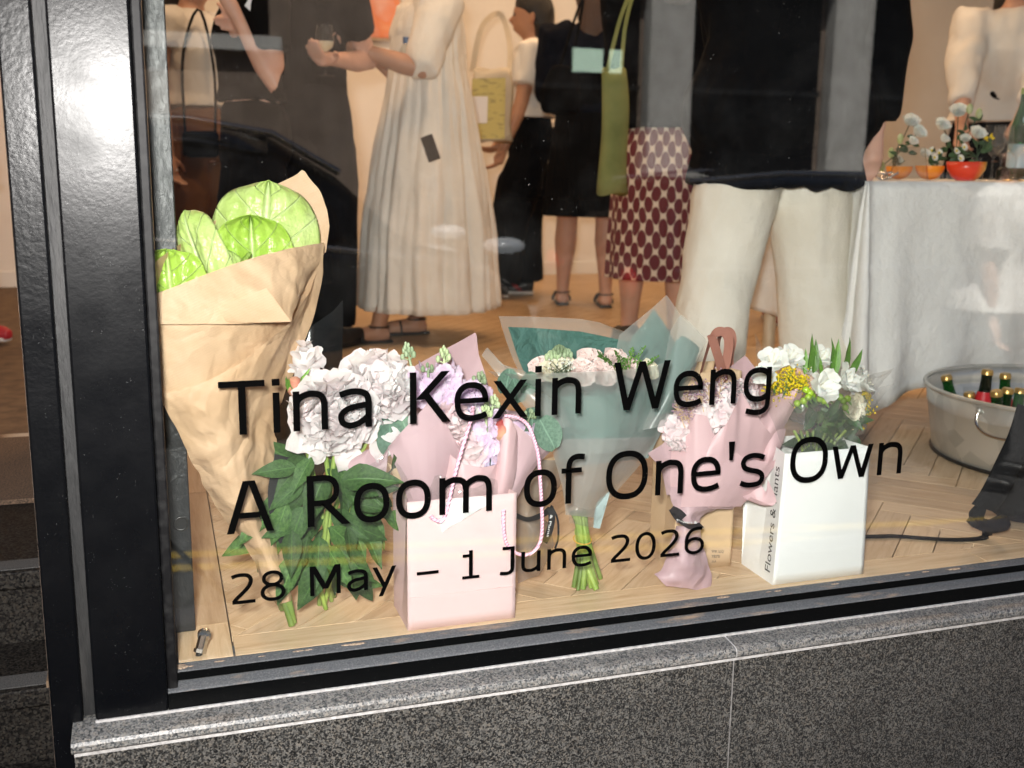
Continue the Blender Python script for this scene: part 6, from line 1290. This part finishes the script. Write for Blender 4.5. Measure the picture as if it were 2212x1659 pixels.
def vase(label, px, Y, stems, h=.07, r=.022):
    c0 = onT(px, Y); t = thing('bud_vase', label, 'vase', c0); MB().lathe([(r, 0), (r * 1.05, .01), (r, h * .55), (r * .55, h * .8), (r * .7, h)], c0, 18).obj('glass', 'drinking_glass', t, True)
    for k, (tx, ty, kind) in enumerate(stems):
        e = pt(tx, ty, Y + rs.uniform(-.03, .03)); stem(t, [c0 + V((0, 0, .01)), c0 + V((0, 0, h)), e], .0016, 'dark_leaf')
        if kind == 'L': rose(t, e, V((rs.uniform(-.5, .5), -.6, .7)), .027, int(tx), 'alstro_white', 'lisianthus', .5)
        elif kind == 'l': rose(t, e, V((rs.uniform(-.5, .5), -.5, .7)), .018, int(tx), 'alstro_white', 'lisianthus', .3)
        elif kind == 'b': MB().ball(e, .013, 8, 6, (.8, .8, 1.3)).obj('bud', 'bud_green', t, True)
        elif kind == 'd':
            b = MB(); floret(b, e, V((0, -1, .3)), .012, 8, STRAP, k, 10); fo = b.obj('daisy', 'alstro_white', t, True); MB().ball(e + V((0, -.002, 0)), .004, 7, 5).obj('centre', 'yellow_floret', fo, True)
        elif kind == 'y':
            b = MB(); floret(b, e, V((.3, -1, .5)), .016, 4, POINT, k, 40); b.obj('yellow_flower', 'yellow_floret', t, True)
        for q in range(2): p_ = c0.lerp(e, rs.uniform(.55, .9)); leaf(t, p_, V((rs.uniform(-1, 1), -.2, rs.uniform(-.2, .8))), V((0, -1, .3)), rs.uniform(.025, .04), LEAF, k + q, 'dark_leaf')
vase('bud vase of white lisianthus and dark leaves beside the black sleeve', 1930, 1.30, [(1968, 262, 'L'), (1985, 285, 'L'), (1945, 300, 'b'), (1925, 330, 'b'), (1972, 305, 'l'), (1940, 345, 'l'), (1905, 360, 'b')])
vase('bud vase of white lisianthus and green buds behind the red bowl', 2060, 1.30, [(2070, 240, 'L'), (2035, 270, 'L'), (2095, 235, 'b'), (2115, 245, 'b'), (2040, 300, 'l'), (2085, 300, 'l')])
vase('bud vase of daisies and a yellow bloom behind the red bowl', 2105, 1.22, [(2112, 288, 'L'), (2125, 300, 'y'), (2138, 298, 'y'), (2082, 318, 'd'), (2066, 326, 'd'), (2074, 342, 'd')])
vase('bud vase of small daisies beside the halved orange', 2020, 1.24, [(2005, 335, 'd'), (2018, 340, 'd'), (2012, 325, 'd'), (1998, 332, 'l'), (2028, 330, 'd')], .05)

# ------------------------------------------------------------------ galvanised tub of bottles
tc = V((2.315, .60, 0)); tu = thing('tub', 'galvanised metal tub full of green beer bottles on the parquet', 'tub', tc); TH = .185
tp_ = [(.318, .002), (.325, .01), (.330, .05), (.345, TH - .05), (.349, TH - .047), (.347, TH - .042), (.354, TH)]
MB().lathe(tp_, tc, 64).obj('body', 'galvanised', tu, True, solid=.002)
MB().tube([tc + V((.356 * math.cos(a), .356 * math.sin(a), TH + .002)) for a in [i * 6.2832 / 64 for i in range(65)]], .006, 8, False).obj('rim', 'galvanised', tu, True)
MB().tube([tc + V((.327 * math.cos(a), .327 * math.sin(a), .006)) for a in [i * 6.2832 / 64 for i in range(65)]], .005, 8, False).obj('foot', 'dark_metal', tu, True)
ah = math.radians(-157)
def rimp(a, z, out=0): return tc + V(((.345 + out) * math.cos(a), (.345 + out) * math.sin(a), z))
MB().tube(spline([rimp(ah - .20, TH - .02, .012), rimp(ah - .19, TH - .05, .020), rimp(ah - .10, TH - .07, .024), rimp(ah + .06, TH - .073, .024), rimp(ah + .18, TH - .055, .020), rimp(ah + .20, TH - .02, .012)], 24), .004, 8).obj('handle', 'chrome', tu, True)
for da in (-.20, .20): MB().ball(rimp(ah + da, TH - .018, .008), .010, 8, 6).obj('handle_lug', 'galvanised', tu, True)
MB().lathe([(.001, TH - .075), (.335, TH - .07)], tc, 48).obj('ice_water', 'ice', tu, True)
def beer(px, py, Y, tilt, k, lb):
    """bottle whose cap is seen at px,py"""
    topp = pt(px, py, Y); d = V((tilt[0], tilt[1], 1)).normalized(); hk = min(1, (topp.z - .015) / .232); c0 = topp - d * .232 * hk; of = V((c0.x - tc.x, c0.y - tc.y, 0)); of *= min(1, .25 / max(of.length, .001)); c0 = V((tc.x + of.x, tc.y + of.y, c0.z)); d = (topp - c0).normalized(); t = thing('beer_bottle', lb, 'bottle', c0, 'beer bottles in the tub')
    q_ = d.to_track_quat('Z', 'Y').to_matrix()
    for nm, pr, mt in (('glass', [(.028, 0), (.030, .004), (.030, .11), (.026, .135), (.0155, .175), (.0135, .205), (.0145, .222)], 'bottle_dark' if k in (1, 5) else 'bottle_green'), ('cap', [(.0155, .218), (.0150, .228), (.012, .232)], 'cap_gold'), ('neck_label', [(.0262, .140), (.0172, .172)], 'red_label'), ('label', [(.0304, .03), (.0304, .095)], 'red_label')):
        b = MB().lathe([(r_, .232 * hk - (.232 - z_) if z_ > .11 else z_ * max(hk * .232 - .122, .01) / .11) for r_, z_ in pr], (0, 0, 0), 18, capb=nm == 'glass', capt=nm == 'cap')
        for v in b.v: v.xyz = q_ @ v + c0
        b.obj(nm, mt, t, True)
for k, (px, py, Y, tl_, lb) in enumerate(((2042, 804, .76, (-.06, .05), 'upright green beer bottle alone by the tub rim on the tablecloth side'), (2134, 798, .64, (.05, .0), 'tallest green beer bottle in the tub, its red neck label clear of the rim'), (2172, 806, .68, (-.08, .0), 'green beer bottle behind the tallest one in the tub'), (2178, 838, .56, (.06, -.05), 'green beer bottle low in the tub near the backpack'), (2152, 840, .54, (-.08, -.02), 'green beer bottle leaning beside the tallest one in the tub'), (2062, 852, .70, (.06, .0), 'dark green beer bottle sunk to its cap in the tub'), (2094, 846, .66, (.06, .0), 'green beer bottle sunk between two others in the tub'), (2205, 838, .60, (.1, .05), 'green beer bottle at the backpack side of the tub'))): beer(px, py, Y, tl_, k, lb)

# ------------------------------------------------------------------ black backpack with its straps
bp = thing('backpack', 'black nylon backpack with a padded strap standing on the floor near the metal tub', 'backpack', (1.86, .22, 0))
me = blob([rings([(V((1.915, .18, .012)), V((.17, .0, 0)), V((0, .11, 0))), (V((1.915, .18, .04)), V((.20, 0, 0)), V((0, .13, 0))), (V((1.93, .19, .10)), V((.17, 0, 0)), V((0, .12, 0))), (V((1.95, .20, .17)), V((.13, 0, 0)), V((0, .09, 0))), (V((1.96, .21, .215)), V((.06, 0, 0)), V((0, .04, 0)))])], .012, 6, .006, 7, 3)
for v in me.vertices: v.co.z = max(v.co.z, .002); v.co -= bp.location
link('body', me, 'black_nylon', bp, smooth=True)
b = MB(); pts_ = spline([pt(2225, 880, .07), pt(2205, 945, .065), pt(2175, 1010, .06), pt(2148, 1065, .06), pt(2125, 1098, .07)], 16)
rows = []
for i, p in enumerate(pts_):
    d = (pts_[min(i + 1, 15)] - pts_[max(i - 1, 0)]).normalized(); s_ = d.cross(V((0, -1, 0))).normalized(); w_ = .034; rows.append([p + s_ * w_ * math.cos(a) + V((0, 1, 0)) * .010 * math.sin(a) for a in [q * .5236 for q in range(12)]])
b.grid(rows, True); b.fan(rows[0], True); b.fan(rows[-1]); b.obj('shoulder_strap', 'black_nylon', bp, True)
me = blob([limb([pt(2122, 1092, .07), pt(2108, 1112, .075), pt(2112, 1130, .08), pt(2140, 1138, .08), pt(2170, 1128, .09)], [.012, .017, .014, .016, .02], 10)], .006, 4)
for v in me.vertices: v.co -= bp.location
link('strap_pad', me, 'black_nylon', bp, smooth=True)
bk = MB().box((-.012, -.004, -.007), (.012, .004, .007))
for v in bk.v: v.rotate(Matrix.Rotation(.7, 3, 'Y')); v += pt(2100, 1128, .07)
bk.obj('buckle', 'dark_metal', bp, bevel=.002)
zs = [ptz(2132, 1148, .03), ptz(2132, 1155, .012), ptz(2118, 1163, .004), ptz(2060, 1166, .004), ptz(1990, 1162, .004), ptz(1930, 1158, .004), ptz(1890, 1159, .004), ptz(1855, 1159, .004)]
MB().strip(spline(zs, 40), .020, (0, 0, 1)).obj('webbing', 'black_nylon', bp, True, solid=.0015)

bpy.data.scenes.remove(TMP)
